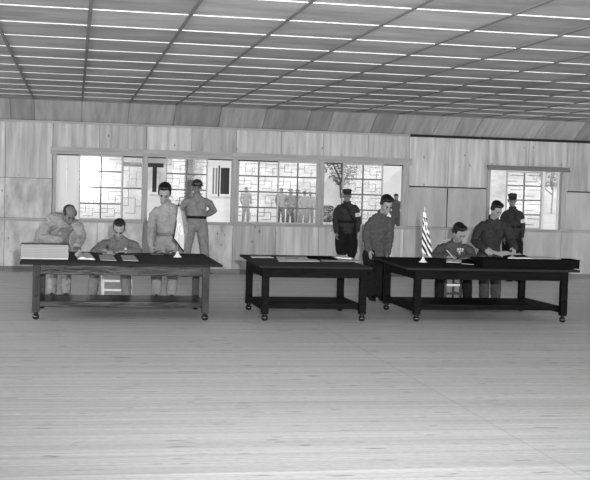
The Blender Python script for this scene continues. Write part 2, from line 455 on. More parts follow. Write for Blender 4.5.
bm = new_bm(); box(bm, X(56)+.002, X(66), YW+.05, YW+.06, z0s, z1s); box(bm, X(66)+.008, X(79), YW+.053, YW+.063, z0s, z1s); obj('shutter_board', bm, 'cream_board', bays[0])
sash(bays[1], X(165.5), X(207.5), z0s, z1s, YW+.03)
sash(bays[2], X(238), X(279.5), z0s, z1s, YW+.07)
sash(bays[2], X(277.5), X(317.5), z0s, z1s, YW+.03)
sash(bays[3], X(342.5), X(383), z0s, z1s, YW+.03)
# right window with projecting head shelf
root = bpy.data.objects.new('window_5', None); C.objects.link(root); root['kind'] = 'structure'; root.location = ((WIN_B[0]+WIN_B[1])/2, YW, ZS_)
root['label'] = 'separate right window under a dark projecting head shelf'
bm = new_bm(); frame_bar(bm, X(487), X(490), ZS_-.02, Z_B1); frame_bar(bm, X(561.5), X(566), ZS_-.02, Z_B1); obj('post', bm, 'frame_wood', root)
bm = new_bm()
za = Z_B1; extrude_poly(bm, [(X(485.5), YW, za+.10), (X(487.5), YW, za), (X(487.5), YW-.06, za), (X(485.5), YW-.10, za+.10)], (X(567)-X(485.5), 0, 0)); obj('head_shelf', bm, 'skirting', root)
bm = new_bm(); frame_bar(bm, X(487), X(572), ZS_-.05, ZS_, YW-.06); obj('sill', bm, 'frame_wood_h', root)
sash(root, X(506.5), X(542.5), ZS_, Z_B1-.01, YW+.03, plain=True, muntin='sash_dark', dark=False)
bm = new_bm(); box(bm, X(542.5)+.004, X(545), YW+.02, YW+.06, ZS_, Z_B1); box(bm, X(558.5), X(560), YW+.05, YW+.09, ZS_, Z_B1); obj('jamb_strip', bm, 'cream_board', root)

# ------------------------------------------------------------------ outside
bm = new_bm(); box(bm, -120, 220, YW+.14, 400, -.5, -.04); o = struct('floor_2', bm, 'ground'); o.name = 'ground'
# hills, huts, tent, trees beyond the windows
def hill(name, x0, x1, y0, y1, hgt, seed, m='hill'):
    bm = new_bm(); nx, ny = 40, 14; g = []
    for j in range(ny+1):
        row = []
        for i in range(nx+1):
            u, v = i/nx, j/ny; x = x0+(x1-x0)*u; y = y0+(y1-y0)*v
            h = hgt*math.sin(math.pi*min(1, v*1.0))**.8*math.sin(math.pi*u)**.6*(.8+.5*noise.noise(Vector((u*4+seed, v*3, seed))))
            h += hgt*.06*noise.noise(Vector((u*20+seed, v*9, 0)))
            row.append(bm.verts.new((x, y, -.3+h)))
        g.append(row)
    for j in range(ny):
        for i in range(nx): bm.faces.new((g[j][i], g[j][i+1], g[j+1][i+1], g[j+1][i])).smooth = True
    return obj(name, bm, m, recalc=False)
o = hill("hill", -90, 120, 190, 330, 17, 2.3); o['kind'] = 'structure'
o = hill('hill', 40, 190, 150, 260, 30, 7.7); o['kind'] = 'structure'

def tree(loc, h, r, label, seed, lm='leaves', nl=1200):
    t = thing('tree', label, 'tree', loc, 'trees outside the hall windows'); rr = random.Random(seed)
    L0 = Vector(loc); bm = new_bm()
    loft(bm, [L0, L0+Vector((.1, 0, h*.35)), L0+Vector((0, .1, h*.75))], [h*.013, h*.010, h*.006], n=8)
    for k in range(5):
        a = rr.random()*6.28; loft(bm, [L0+Vector((0, 0, h*(.3+.08*k))), L0+Vector((math.cos(a)*r*.6, math.sin(a)*r*.6, h*(.5+.09*k)))], [h*.012, h*.005], n=6)
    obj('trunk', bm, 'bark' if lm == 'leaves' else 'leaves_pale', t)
    bm = new_bm()
    for k in range(nl):
        a = rr.random()*6.28; q = rr.random()**.5; zz = rr.uniform(-1, 1); rad = r*q*math.sqrt(1-zz*zz*.9)*(1+.3*noise.noise(Vector((a*2, zz*3, seed))))
        c = L0+Vector((math.cos(a)*rad, math.sin(a)*rad, h*.80+zz*h*.38))
        s = rr.uniform(.10, .22)*r*.45; d1 = Vector((rr.uniform(-1, 1), rr.uniform(-1, 1), rr.uniform(-1, 1))).normalized(); d2 = d1.orthogonal().normalized()
        vs = [bm.verts.new(c+d1*s), bm.verts.new(c+d2*s*.5), bm.verts.new(c-d1*s), bm.verts.new(c-d2*s*.5)]; bm.faces.new(vs)
    obj('crown', bm, lm, t, recalc=False)
    return t
def ground_at(px, Y): p = at(px, 190, Y); return Vector((p.x, Y, -.04))
tree(ground_at(341, 56), 4.9, 1.0, 'leafy tree whose crown fills the upper left of the right bay opening', 4)
tree(ground_at(328.5, 50), .95, .45, 'low dark bush left of the dark-uniformed guard, outside the window', 9)
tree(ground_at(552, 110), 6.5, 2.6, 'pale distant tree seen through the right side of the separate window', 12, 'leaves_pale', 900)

def hut(px0, px1, Y, hw, label, openings, lines=()):
    a, b = ground_at(px0, Y), ground_at(px1, Y); t = thing('hut', label, 'building', ((a.x+b.x)/2, Y, -.04), 'white huts behind the hall')
    bm = new_bm(); box(bm, a.x, b.x, Y, Y+7, -.04, hw)
    obj('wall', bm, 'hut_white', t)
    bm = new_bm(); extrude_poly(bm, [(a.x-.4, Y-.5, hw-.05), (a.x-.4, Y+3.5, hw+2.2), (a.x-.4, Y+7.5, hw-.05)], (b.x-a.x+.8, 0, 0)); obj('roof', bm, 'hut_roof', t)
    for (u0, v0, u1, v1, nm) in openings:
        p = at(u0, v1, Y); q = at(u1, v0, Y)
        bm = new_bm(); f = .08
        box(bm, p.x-f, q.x+f, Y-.05, Y+.02, p.z-f, p.z); box(bm, p.x-f, q.x+f, Y-.05, Y+.02, q.z, q.z+f); box(bm, p.x-f, p.x, Y-.05, Y+.02, p.z, q.z); box(bm, q.x, q.x+f, Y-.05, Y+.02, p.z, q.z)
        w_ = obj(nm, bm, 'hut_white', t)
        bm = new_bm(); box(bm, p.x, q.x, Y-.02, Y+.01, p.z, q.z); obj('pane', bm, 'hut_dark' if nm == 'window' else 'outdoor_grey', w_)
        if nm == 'window': continue
        bm = new_bm(); m_ = (p.x+q.x)/2; box(bm, m_-.02, m_+.02, Y-.04, Y-.02, p.z, q.z)
        obj('glazing_bar', bm, 'hut_white', w_)
    return t
h1 = hut(90, 172, 43, 3.4, 'white hut with a dark narrow window, outside the first and second bays', [(152, 165, 157, 192, 'window')])
h2 = hut(203, 234.5, 40, 3.6, 'white hut with a dark doorway, outside right end of the second bay', [(220, 168, 229.5, 194, 'window'), (212, 168, 217.5, 194, 'small_window')])
# dark eave beam along the first hut
pa, pb = at(141, 165.5, 42.8), at(163, 166.5, 42.8)
bm = new_bm(); box(bm, at(123, 166, 42.8).x, pb.x, 42.5, 42.8, pa.z-.05, pa.z+.1); obj('eave_board', bm, 'hut_dark', h1)
# tents
def tent(px0, px1, Y, hz, label):
    a, b = ground_at(px0, Y), ground_at(px1, Y); m_ = (a.x+b.x)/2
    bm = new_bm(); extrude_poly(bm, [(a.x, Y, -.04), (b.x, Y, -.04), (b.x-.1, Y, hz*.5), (m_, Y, hz), (a.x+.1, Y, hz*.5)], (0, 7, 0))
    t = tag(obj('tent', bm, 'tent_canvas'), label, 'tent', 'tents outside the hall'); rebase(t, (m_, Y, -.04)); return t
tent(322, 372, 58, 4.2, 'white canvas tent behind the dark-uniformed guard, beyond the window')
tent(376, 452, 66, 3.9, 'white canvas tent beyond the right end of the long window')

# ------------------------------------------------------------------ tables
def leg(bm, x, y, zt, w_=.095):
    h = w_/2
    for z0, z1, k in ((.10, .305, 1), (.313, .548, 1), (.556, zt, 1.0)):
        box(bm, x-h*k, x+h*k, y-h*k, y+h*k, z0, z1, 0, .006)
    box(bm, x-h*.9, x+h*.9, y-h*.9, y+h*.9, .10, zt, 0)
def foot(bm, x, y):
    lathe(bm, (x, y, 0), [(.018, 0), (.036, .008), (.046, .03), (.044, .055), (.030, .072), (.024, .082), (.036, .09), (.036, .102)], 18)
def make_table(label, legs, corners, cloth, body, legm, group, zt=.756, side=None):
    """legs: fl, fr, br, bl (x,y); corners same order"""
    cx = sum(p[0] for p in legs)/4; cy = sum(p[1] for p in legs)/4
    t = thing('conference_table', label, 'table', (cx, cy, 0), group)
    bm = new_bm(); prism(bm, corners, zt-.034, zt, 0, .005, 1); obj('tabletop', bm, [cloth, 'table_edge'], t)
    for p in legs:
        bm = new_bm(); leg(bm, p[0], p[1], zt-.036); l = obj('leg', bm, legm, t)
        bm = new_bm(); foot(bm, *p); obj('foot', bm, 'caster_black', l)
    fl, fr, br, bl = [Vector((p[0], p[1], 0)) for p in legs]
    def rail(a, b, z0, z1, th, nm, m, inset=.045, offs=0):
        d = (b-a).normalized(); n_ = Vector((-d.y, d.x, 0)); a2 = a+d*inset; b2 = b-d*inset
        poly = [a2-n_*th/2+n_*offs, b2-n_*th/2+n_*offs, b2+n_*th/2+n_*offs, a2+n_*th/2+n_*offs]
        bm = new_bm(); prism(bm, [(p.x, p.y) for p in poly], z0, z1, 0, .005); return obj(nm, bm, m, t)
    for a, b in ((fl, fr), (br, bl)): rail(a, b, zt-.165, zt-.036, .03, 'apron', body, offs=-.025)
    for a, b in ((fr, br), (bl, fl)): rail(a, b, zt-.165, zt-.036, .03, 'apron', side or body, offs=-.025)
    for a, b in ((fr, br), (bl, fl)): rail(a, b, .130, .222, .045, 'stretcher', side or body)
    # low footrest plank between the side stretchers
    a = fl+(bl-fl)*.10; b = fr+(br-fr)*.10; c = fr+(br-fr)*.80; d = fl+(bl-fl)*.80
    ins = (b-a).normalized()*.023
    bm = new_bm(); prism(bm, [((a+ins).x, a.y), ((b-ins).x, b.y), ((c-ins).x, c.y), ((d+ins).x, d.y)], .150, .228, 0, .004); obj('footrest', bm, body, t)
    return t
YF, YBK = 15.30, 16.62
def gx(px, Y, py=318): 
    # x at depth Y on the ground for a pixel column
    return at(px, py, Y).x
def lg(px, Y): return (gx(px, Y), Y)
legsL = [lg(35.7, YF), lg(204.8, YF), lg(195, YBK), lg(41.3, YBK)]
legsM = [lg(264.6, YF), lg(361.8, YF), lg(339.5, YBK), lg(248.3, YBK)]
legsR = [lg(416.3, YF), lg(562.5, YF), lg(520.5, 16.75), lg(386, 16.8)]
def tc(px, Y): return (at(px, 262, Y).x, Y)
topL = [tc(19.5, 15.15), tc(223, 15.15), tc(203.5, 17.6), (tc(19.5, 15.15)[0]-.02, 17.6)]
topM = [tc(263-3, 15.15), tc(373, 15.15), (tc(373, 15.15)[0]-.02, 17.6), tc(239.5, 17.6)]
topR = [tc(407, 15.15), tc(580.5, 15.15), (tc(580.5, 15.15)[0]+.10, 17.6), tc(371.8, 17.6)]
make_table('brown table with shiny apron, left one with the tall document stack and pale flag', legsL, topL, 'baize', 'table_brown', 'table_leg_brown', 'dark conference tables')
make_table('smaller dark table in the middle with loose papers and nobody seated', legsM, topM, 'baize', 'table_dark', 'table_dark', 'dark conference tables')
make_table('near-black right table with the striped flag and long dark document box', legsR, topR, 'baize_dark', 'table_dark', 'table_dark', 'dark conference tables')
ZTP = .756
def tp(px, py, z=ZTP): return atz(px, py, z)
# flat papers / folders given by their four pixel corners on a table top
def sheet(name, label, cat, quad, z0, th, m, group=None, mi2=None, bev=0):
    P3 = [tp(px, py, z0) for px, py in quad]
    bm = new_bm(); prism(bm, [(p.x, p.y) for p in P3], z0, z0+th, 0, bev)
    o = tag(obj(name, bm, m), label, cat, group); c = sum(P3, Vector())/4; rebase(o, (c.x, c.y, z0)); return o
# ------------------------------------------------------------------ people
def remesh_bm(bm, voxel, name, mats, parent, fold=0.0, smooth_it=2, seed=0, label=None):
    """fuse overlapping closed shapes into one continuous skin"""
    bmesh.ops.recalc_face_normals(bm, faces=bm.faces[:])
    me = bpy.data.meshes.new('raw'); bm.to_mesh(me); bm.free()
    o = bpy.data.objects.new('raw', me); C.objects.link(o)
    r = o.modifiers.new('r', 'REMESH'); r.mode = 'VOXEL'; r.voxel_size = voxel
    s = o.modifiers.new('s', 'SMOOTH'); s.factor = .5; s.iterations = smooth_it
    dg = bpy.context.evaluated_depsgraph_get(); dg.update()
    m2 = bpy.data.meshes.new_from_object(o.evaluated_get(dg)); bpy.data.objects.remove(o); bpy.data.meshes.remove(me)
    b2 = bmesh.new(); b2.from_mesh(m2); bpy.data.meshes.remove(m2)
    if fold:
        b2.normal_update()
        for v in b2.verts:
            c = v.co; q = Vector((c.x*9+seed, c.y*9, c.z*5))
            n1 = noise.noise(q); n2 = noise.noise(Vector((c.x*26+n1*2, c.y*26, c.z*17+seed)))
            n3 = noise.noise(Vector((c.x*13-n1, c.y*13, c.z*34+seed)))
            v.co = c + v.normal*(fold*(n1*.35 + (1-abs(n2)*3.0)*.45 + (1-abs(n3)*3.0)*.35))
    return obj(name, b2, mats, parent, label=label, smooth=True, recalc=False)
def V(*a): return Vector(a)
def lerp(a, b, t): return a+(b-a)*t
def hand(bm, W, d, nrm, thumb, sc=1.0, curl=.5):
    """palm with four unequal bent fingers and a thumb leaving its side; nrm = back-of-hand normal"""
    d = d.normalized(); nrm = (nrm-d*nrm.dot(d)).normalized(); s = d.cross(nrm).normalized()*thumb
    k = sc
    loft(bm, [W-d*.01*k, W+d*.03*k, W+d*.065*k, W+d*.088*k], [(.026*k, .018*k), (.036*k, .017*k), (.041*k, .015*k), (.038*k, .012*k)], side=s, n=12)
    for i, (off, ln) in enumerate(((.031, .072), (.0105, .082), (-.0105, .076), (-.031, .060))):
        b = W+d*.082*k+s*off*k; fd = (d+s*off*2.0).normalized()
        p1 = b+fd*ln*.42*k; d2 = (fd-nrm*curl).normalized(); p2 = p1+d2*ln*.33*k; d3 = (d2-nrm*curl).normalized(); p3 = p2+d3*ln*.25*k
        loft(bm, [b-fd*.02*k, p1, p2, p3], [.0095*k, .0088*k, .0082*k, .0074*k], n=8)
    b = W+d*.022*k+s*.026*k; td = (d*.65+s*.75-nrm*.2).normalized(); p1 = b+td*.042*k; p2 = p1+(d*.9+s*.2-nrm*.25).normalized()*.034*k
    loft(bm, [b-td*.012*k, p1, p2], [.0135*k, .0115*k, .009*k], n=8)
    return W+d*.09*k
def head(bm, c, f, u, s=1.0):
    f = f.normalized(); u = (u-f*u.dot(f)).normalized(); r = f.cross(u)
    R3 = Matrix((r, f, u)).transposed()
    def L(x, y, z): return c+(r*x+f*y+u*z)*s
    def el(p, rad, seg=16): ball(bm, L(*p), Vector(rad)*s, R3, seg)
    el((0, -.008, .035), (.076, .096, .090), 24)
    el((0, .022, -.02), (.064, .074, .085), 20)
    el((0, .042, -.062), (.050, .050, .050)); el((0, .072, -.094), (.026, .022, .020))
    el((0, .086, .030), (.048, .014, .012))
    el((.040, .070, -.022), (.022, .020, .018)); el((-.040, .070, -.022), (.022, .020, .018))
    loft(bm, [L(0, .088, .02), L(0, .104, -.008), L(0, .116, -.028)], [.009*s, .011*s, .015*s], n=10)
    el((0, .094, -.055), (.023, .012, .007)); el((0, .092, -.067), (.021, .013, .008))
    for sg in (-1, 1): el((sg*.078, -.004, -.008), (.010, .020, .033), 12)
    return L, R3
def person(label, spec, group=None):
    S = spec; g = lambda k: at(*S[k])
    foot_ref = g('anl') if 'anl' in S else g('pel')
    base = V(g('pel').x, g('pel').y, 0)
    t = thing('person', label, 'person', base, group)
    hc, nk, shl, shr, pel = g('head'), g('neck'), g('shl'), g('shr'), g('pel')
    f = V(*S['face']); u = V(*S.get('up', (0, 0, 1))); hs = S.get('hs', 1.0); k = S.get('k', 1.0)
    sa = (shr-shl).normalized(); pa = V(*S['hipdir']).normalized() if 'hipdir' in S else V(sa.x, sa.y, 0).normalized()
    hw = S.get('hipw', .10)*k
    hl, hr = pel-pa*hw-V(0, 0, .04*k), pel+pa*hw-V(0, 0, .04*k)
    shm = (shl+shr)/2
    bow = V(*S.get('bow', (0, 0, 0)))
    w1 = lerp(pel, shm, .30)+bow*.7; w2 = lerp(pel, shm, .66)+bow; w3 = lerp(pel, shm, .93)+bow*.35
    shw = (shr-shl).length/2
    def torso(b, g_, low=0.0, skirt=0.0):
        trp = lerp(shm, nk, .5); up_ = (nk-pel).normalized()
        pts = [pel-(w1-pel).normalized()*low, pel, w1, w2, w3, trp, nk]
        th = S.get('thick', 1.0)
        rad = [(.155*k+g_+skirt, (.105*k+g_+skirt)*th), (.155*k+g_+skirt*.7, (.108*k+g_+skirt*.7)*th), (.150*k+g_*1.2, (.110*k+g_*1.2)*th), (max(.156*k, shw*.88)+g_, (.118*k+g_)*th), (shw*.95+g_, (.092*k+g_)*th), (shw*.60+g_, (.072*k+g_)*th), (.058*k+g_*.6, .056*k+g_*.6)]
        if not low: pts = pts[1:]; rad = rad[1:]
        loft(b, pts, rad, side=sa, n=20, c0=.25)
    # ---- body, one continuous skin
    bm = new_bm(); torso(bm, -.022)
    L, R3 = head(bm, hc, f, u, hs)
    loft(bm, [nk-(hc-nk).normalized()*.03, nk, L(0, -.02, -.05)], [.062*k, .056*k, .055*k], n=14)
    arms = {}
    for sd, sh in (('l', shl), ('r', shr)):
        if 'el'+sd not in S: continue
        e, wv = g('el'+sd), g('wr'+sd)
        loft(bm, [lerp(sh, shm, .22)-(nk-pel).normalized()*.045, lerp(sh, e, .4), e, lerp(e, wv, .35), wv], [.038*k, .044*k, .038*k, .038*k, .026*k], n=12)
        hd = V(*S['hd'+sd]) if 'hd'+sd in S else (wv-e); hn = V(*S.get('hn'+sd, (0, 0, 1)))
        hand(bm, wv, hd, hn, S.get('th'+sd, 1), S.get('handk', 1.08)*k, S.get('curl', .5)); arms[sd] = (sh, e, wv)
    legs = {}
    for sd, hp in (('l', hl), ('r', hr)):
        kn, an = g('kn'+sd), g('an'+sd); an.z = max(an.z, .085)
        legs[sd] = (hp, kn, an)
        loft(bm, [hp, lerp(hp, kn, .5), kn, lerp(kn, an, .35), an], [.082*k, .07*k, .050*k, .052*k, .036*k], n=12)
        tdir = V(*S.get('toe', (0, -1, 0))); loft(bm, [an-tdir*.03+V(0, 0, -.03), an+tdir*.07+V(0, 0, -.05), an+tdir*.14+V(0, 0, -.055)], [.034, .03, .022], n=10)
    body = remesh_bm(bm, .0075, 'body', S['skin'], t, smooth_it=2)
    for sg in (-1, 1):
        bm = new_bm(); ball(bm, L(sg*.030, .084, .002), Vector((.0145, .010, .0075))*hs, R3, 10); obj('eye', bm, 'eye_dark', t)
        bm = new_bm(); loft(bm, [L(sg*.012, .100, .026), L(sg*.030, .099, .031), L(sg*.048, .088, .027)], [.0045*hs, .0055*hs, .0035*hs], n=8); obj('eyebrow', bm, S.get('hair', 'hair_black'), t)
    # ---- shirt / tunic
    bm = new_bm(); torso(bm, .012, S.get('tunic', .03), S.get('skirt', 0))
    for sd, (sh, e, wv) in arms.items():
        cuff = lerp(e, wv, .96); G = S.get('sleeve', 1.0)
        s0 = lerp(sh, shm, .16)-(nk-pel).normalized()*.030
        loft(bm, [s0, lerp(sh, e, .35), e, lerp(e, wv, .4), cuff], [.056*k*G, .064*k*G, .058*k*G, .056*k*G, .046*k*G], n=14)
    if 'elr' not in S: loft(bm, [shr, shr+V(0, .06, -.2)], [.06*k, .055*k])
    if 'ell' not in S: loft(bm, [shl, shl+V(0, .06, -.2)], [.06*k, .055*k])
    sh_o = remesh_bm(bm, .012, S.get('topname', 'shirt'), S['top'], t, fold=.016*S.get('fold', 1), smooth_it=3, seed=hc.x)
    # collar
    upn = (hc-nk).normalized(); bm = new_bm(); side = sa
    cc = nk+upn*.012
    for i in range(2):
        sgn = -1 if i else 1
        pts = []
        for a in range(0, 181, 20):
            an_ = math.radians(a); fr = -(sa.cross(upn)).normalized()
            pts.append(cc+sa*sgn*math.sin(an_)*.072*k - fr*math.cos(an_)*.070*k*(-1) + upn*(.012 if a < 120 else -.012*(a-120)/30))
        loft(bm, pts, [(.010, .022)]*len(pts), n=8, side=None)
    obj('collar', bm, S['top'], sh_o)
    # button placket and pockets on the chest front
    fr = sa.cross((nk-pel).normalized()).normalized()
    if fr.y > 0: fr = -fr
    if S.get('pockets', True):
        th = S.get('thick', 1.0)
        for sg in (-1, 1):
            c0 = w2+sa*sg*shw*.46+(nk-pel).normalized()*.03; ax = (w3-w2).normalized()
            bm = new_bm(); o_ = fr*((.118*k+.012)*th*1.02)
            e1, e2 = sa*.055, ax*.06
            extrude_poly(bm, [c0+o_-e1-e2, c0+o_+e1-e2, c0+o_+e1+e2, c0+o_-e1+e2], fr*.012)
            bmesh.ops.bevel(bm, geom=bm.edges[:], offset=.005, segments=2, affect='EDGES'); obj('pocket', bm, S['top'], sh_o)
    if S.get('placket', True):
        prev_ = None; bm = new_bm(); pts_ = []
        for a_, d_ in ((lerp(pel, w1, .6), .112*k+.014), (w1, .110*k+.014), (w2, .118*k+.014), (w3, .094*k+.013)):
            pts_.append(a_+fr*d_*S.get('thick', 1.0))
        loft(bm, pts_, [(.020, .005)]*4, side=sa, n=8, flat=True); pk = obj('placket', bm, S['top'], sh_o)
        for q_ in (.12, .37, .62, .87):
            i_ = min(2, int(q_*3)); c_ = lerp(pts_[i_], pts_[i_+1], q_*3-i_)+fr*.006; bm = new_bm(); ball(bm, c_, (.010, .006, .010), seg=8); obj('button', bm, S.get('btn', S['top']), pk)
    # ---- trousers
    bm = new_bm(); loft(bm, [pel+(w1-pel)*.25, pel, pel-V(0, 0, .07)] if not S.get('sit') else [pel+(w1-pel)*.2, pel, pel-V(0, 0, .03)], [(.150*k, .110*k), (.166*k, .122*k), (.150*k, .115*k)], side=pa, n=18)
    G = S.get('tk', 1.0)
    for sd, (hp, kn, an) in legs.items():
        if S.get('breeches'):
            loft(bm, [hp, lerp(hp, kn, .5), lerp(hp, kn, .9), lerp(kn, an, .14)], [.104*k, .128*k, .112*k, .066*k], n=14)
        else:
            loft(bm, [hp, lerp(hp, kn, .5), kn, lerp(kn, an, .5), lerp(kn, an, .94)], [.096*k*G, .094*k*G, .080*k*G, .076*k*G, .070*k*G], n=14)
    remesh_bm(bm, .013, 'trousers', S['bottom'], t, fold=.017, smooth_it=3, seed=hc.x+4)
    if S.get('belt'):
        bm = new_bm(); bp = lerp(pel, w1, S.get('beltt', .55))
        bd = (w1-pel).normalized(); a, b = .158*k+S.get('beltg', .012), .120*k+S.get('beltg', .012)
        prv = None; n = 28; rows = []
        for dz, e in ((-.026, 0), (-.026, .007), (.026, .007), (.026, 0)):
            rows.append(ring(bm, bp+bd*dz, bd, sa, a+e, b+e, n))
        for i in range(4):
            for j in range(n): bm.faces.new((rows[i][j], rows[i][(j+1) % n], rows[(i+1) % 4][(j+1) % n], rows[(i+1) % 4][j]))
        bl = obj('belt', bm, S['belt'], t, smooth=True)
        bm = new_bm(); c0 = bp+fr*(b+.008); extrude_poly(bm, [c0-sa*.03-bd*.025, c0+sa*.03-bd*.025, c0+sa*.03+bd*.025, c0-sa*.03+bd*.025], fr*.008); obj('buckle', bm, 'brass' if S.get('brass') else S['belt'], bl)
    # ---- shoes or boots
    for sd, (hp, kn, an) in legs.items():
        tdir = V(*S.get('toe', (0, -1, 0))).normalized(); bm = new_bm(); gz = V(an.x, an.y, 0)
        loft(bm, [gz-tdir*.055+V(0, 0, .045), gz+tdir*.02+V(0, 0, .05), gz+tdir*.12+V(0, 0, .042), gz+tdir*.18+V(0, 0, .034)], [(.036, .044), (.040, .049), (.047, .040), (.036, .030)], side=tdir.cross(V(0, 0, 1)), n=14)
        if S.get('boots'): loft(bm, [gz+V(0, 0, .06), lerp(kn, an, .5), lerp(kn, an, .12)], [.05, .062*k, .064*k], n=14)
        else: loft(bm, [gz+V(0, 0, .05), an+V(0, 0, .04)], [.045, .046], n=12)
        box(bm, gz.x-.035, gz.x+.035, gz.y-.085, gz.y+.085, 0, .03)
        remesh_bm(bm, .011, 'boot' if S.get('boots') else 'shoe', S.get('shoe', 'leather_black'), t, smooth_it=2)
    # ---- hair and headgear
    hm = S.get('hair', 'hair_black'); bm = new_bm()
    def el(p, rad, seg=18): ball(bm, L(*p), Vector(rad)*hs, R3, seg)
    st = S.get('hairstyle', 'short')
    if st == 'short':
        el((0, -.040, .056), (.082, .088, .082), 24); el((0, -.050, .005), (.080, .062, .075)); el((0, .020, .106), (.056, .046, .028))
        for sg in (-1, 1): el((sg*.070, .006, .030), (.013, .020, .035))
    elif st == 'thick':
        el((0, -.036, .062), (.090, .096, .088), 24); el((0, -.050, .005), (.083, .064, .078)); el((.014, .034, .112), (.062, .050, .036)); el((-.03, .026, .116), (.045, .05, .032))
        for sg in (-1, 1): el((sg*.074, .004, .034), (.015, .024, .038))
    elif st == 'balding':
        el((0, -.050, .040), (.081, .066, .076), 20)
        for sg in (-1, 1): el((sg*.071, -.006, .028), (.017, .056, .042))
    elif st == 'under':
        el((0, -.045, .010), (.079, .066, .066))
    remesh_bm(bm, .008, 'hair', hm, t, fold=.004, smooth_it=1)
    hg = S.get('hat')
    if hg == 'helmet':
        bm = new_bm(); el((0, -.008, .070), (.100, .118, .078), 24)
        h = obj('helmet', bm, 'helmet', t)
        bm = new_bm(); ring0 = []
        for rr_, z in ((.98, .038), (1.18, .030), (1.18, .036), (1.0, .052)):
            ring0.append([bm.verts.new(L(.100*rr_*math.cos(2*math.pi*i/28), -.008+.118*rr_*math.sin(2*math.pi*i/28), z)) for i in range(28)])
        for i in range(4):
            for j in range(28): bm.faces.new((ring0[i][j], ring0[i][(j+1) % 28], ring0[(i+1) % 4][(j+1) % 28], ring0[(i+1) % 4][j]))
        obj('helmet_brim', bm, 'helmet', h, smooth=True)
        bm = new_bm(); extrude_poly(bm, [L(-.035, .098, .058), L(.035, .098, .058), L(.030, .088, .100), L(-.030, .088, .100)], f.normalized()*.012); obj('helmet_stripe', bm, 'skin_shade', h)
    elif hg == 'cap':
        bm = new_bm(); crown = []
        for rx, ry, z, yo in ((.080, .096, .050, 0), (.084, .100, .085, 0), (.092, .108, .112, .008), (.088, .104, .124, .006), (.05, .06, .140, .0)):
            crown.append([bm.verts.new(L(rx*math.cos(2*math.pi*i/24), -.006+yo+ry*math.sin(2*math.pi*i/24), z)) for i in range(24)])
        for a_, b_ in zip(crown[:-1], crown[1:]):
            for j in range(24): bm.faces.new((a_[j], a_[(j+1) % 24], b_[(j+1) % 24], b_[j])).smooth = True
        bm.faces.new(crown[0]); bm.faces.new(crown[-1])
        h = obj('cap', bm, S['hatmat'], t)
        bm = new_bm(); pts = [L(.078*math.cos(math.radians(a)), .060+.080*math.sin(math.radians(a)), .050-.022*math.sin(math.radians(a))) for a in range(0, 181, 18)]
        extrude_poly(bm, pts, u.normalized()*.006); obj('visor', bm, 'leather_black', h)
        bm = new_bm(); ball(bm, L(0, .104, .098), Vector((.011, .006, .011)), R3, 10); obj('badge', bm, 'leather_grey', h)
    t['_tmp'] = 0; del t['_tmp']
    S['_'] = dict(t=t, L=L, R3=R3, arms=arms, fr=fr, sa=sa, w1=w1, w2=w2, w3=w3, pel=pel, nk=nk, shl=shl, shr=shr, shirt=sh_o, k=k, up=(nk-pel).normalized())
    return t, S['_']
def armband(D, sd, m='white_cloth', tt=.45, r=.073):
    sh, e, wv = D['arms'][sd]; a, b = lerp(sh, e, tt-.13), lerp(sh, e, tt+.13); bm = new_bm()
    loft(bm, [a, b], [r*D['k'], r*D['k']*.97], n=18, flat=True); ab = obj('armband', bm, m, D['t'], label='white armband', smooth=False)
    c = lerp(sh, e, tt)+V(0, -r*D['k'], 0); bm = new_bm(); box(bm, c.x-.014, c.x+.014, c.y-.004, c.y+.006, c.z-.02, c.z+.02); obj('armband_mark', bm, 'cover_grey', ab)
def strap(D, p0, p1, m='leather_black', wd=.022):
    bm = new_bm(); pts = []
    for i in range(9):
        q = lerp(p0, p1, i/8); pts.append(q+D['fr']*(.018*math.sin(math.pi*i/8)))
    loft(bm, pts, [(wd, .006)]*9, side=D['sa'], n=8, flat=True); obj('shoulder_strap', bm, m, D['t'])
def shoulder_boards(D, m='cover_pale'):
    for sh in (D['shl'], D['shr']):
        mid = lerp(sh, D['nk'], .35)+D['up']*.062*D['k']+V(0, 0, .012); dd = (D['nk']-sh).normalized(); sd = V(0, 1, 0)
        bm = new_bm(); extrude_poly(bm, [mid-dd*.055-sd*.022, mid+dd*.055-sd*.022, mid+dd*.055+sd*.022, mid-dd*.055+sd*.022], (0, 0, .008)); obj('shoulder_board', bm, m, D['shirt'])
def ankle(px, Y): # pixel column of a standing foot at depth Y
    p = at(px, 290, Y); return p

Yp = 17.9
def py_at(z, Y, px): # pixel row for a height at depth Y
    a, b = at(px, 200, Y).z, at(px, 300, Y).z; return 200+(z-a)/(b-a)*100
def st(px, z, Y): return (px, py_at(z, Y, px), Y)

# bent man behind the tall stack
person('balding person in light khaki bending over the tall document stack at far left', dict(
    head=(69.5, 214.5, 17.62), neck=(64, 219.5, 17.78), shl=(48.5, 219.5, 17.9), shr=(77.5, 222.5, 17.78), pel=(57, 243, 18.12),
    face=(.28, -.74, -.62), up=(.25, -.6, .7), hs=1.14, ell=(42.5, 238, 17.85), wrl=(60, 240.5, 17.5), elr=(81, 237, 17.72), wrr=(76.5, 246.5, 17.45),
    hdl=(.7, -.5, -.5), hnl=(0, -.5, .8), hdr=(-.1, -.8, -.25), hnr=(0, 0, 1), thl=-1, thr=-1,
    knl=st(52, .5, 18.0), anl=st(52, .09, 18.1), knr=st(66, .5, 18.0), anr=st(66, .09, 18.1), bow=(-.02, .06, .06), tunic=.06, thick=1.25, sleeve=1.25,
    skin='skin_tan', top='khaki', bottom='khaki_trousers', hairstyle='balding', hair='hair_dark', hipdir=(1, 0, 0), fold=1.2))
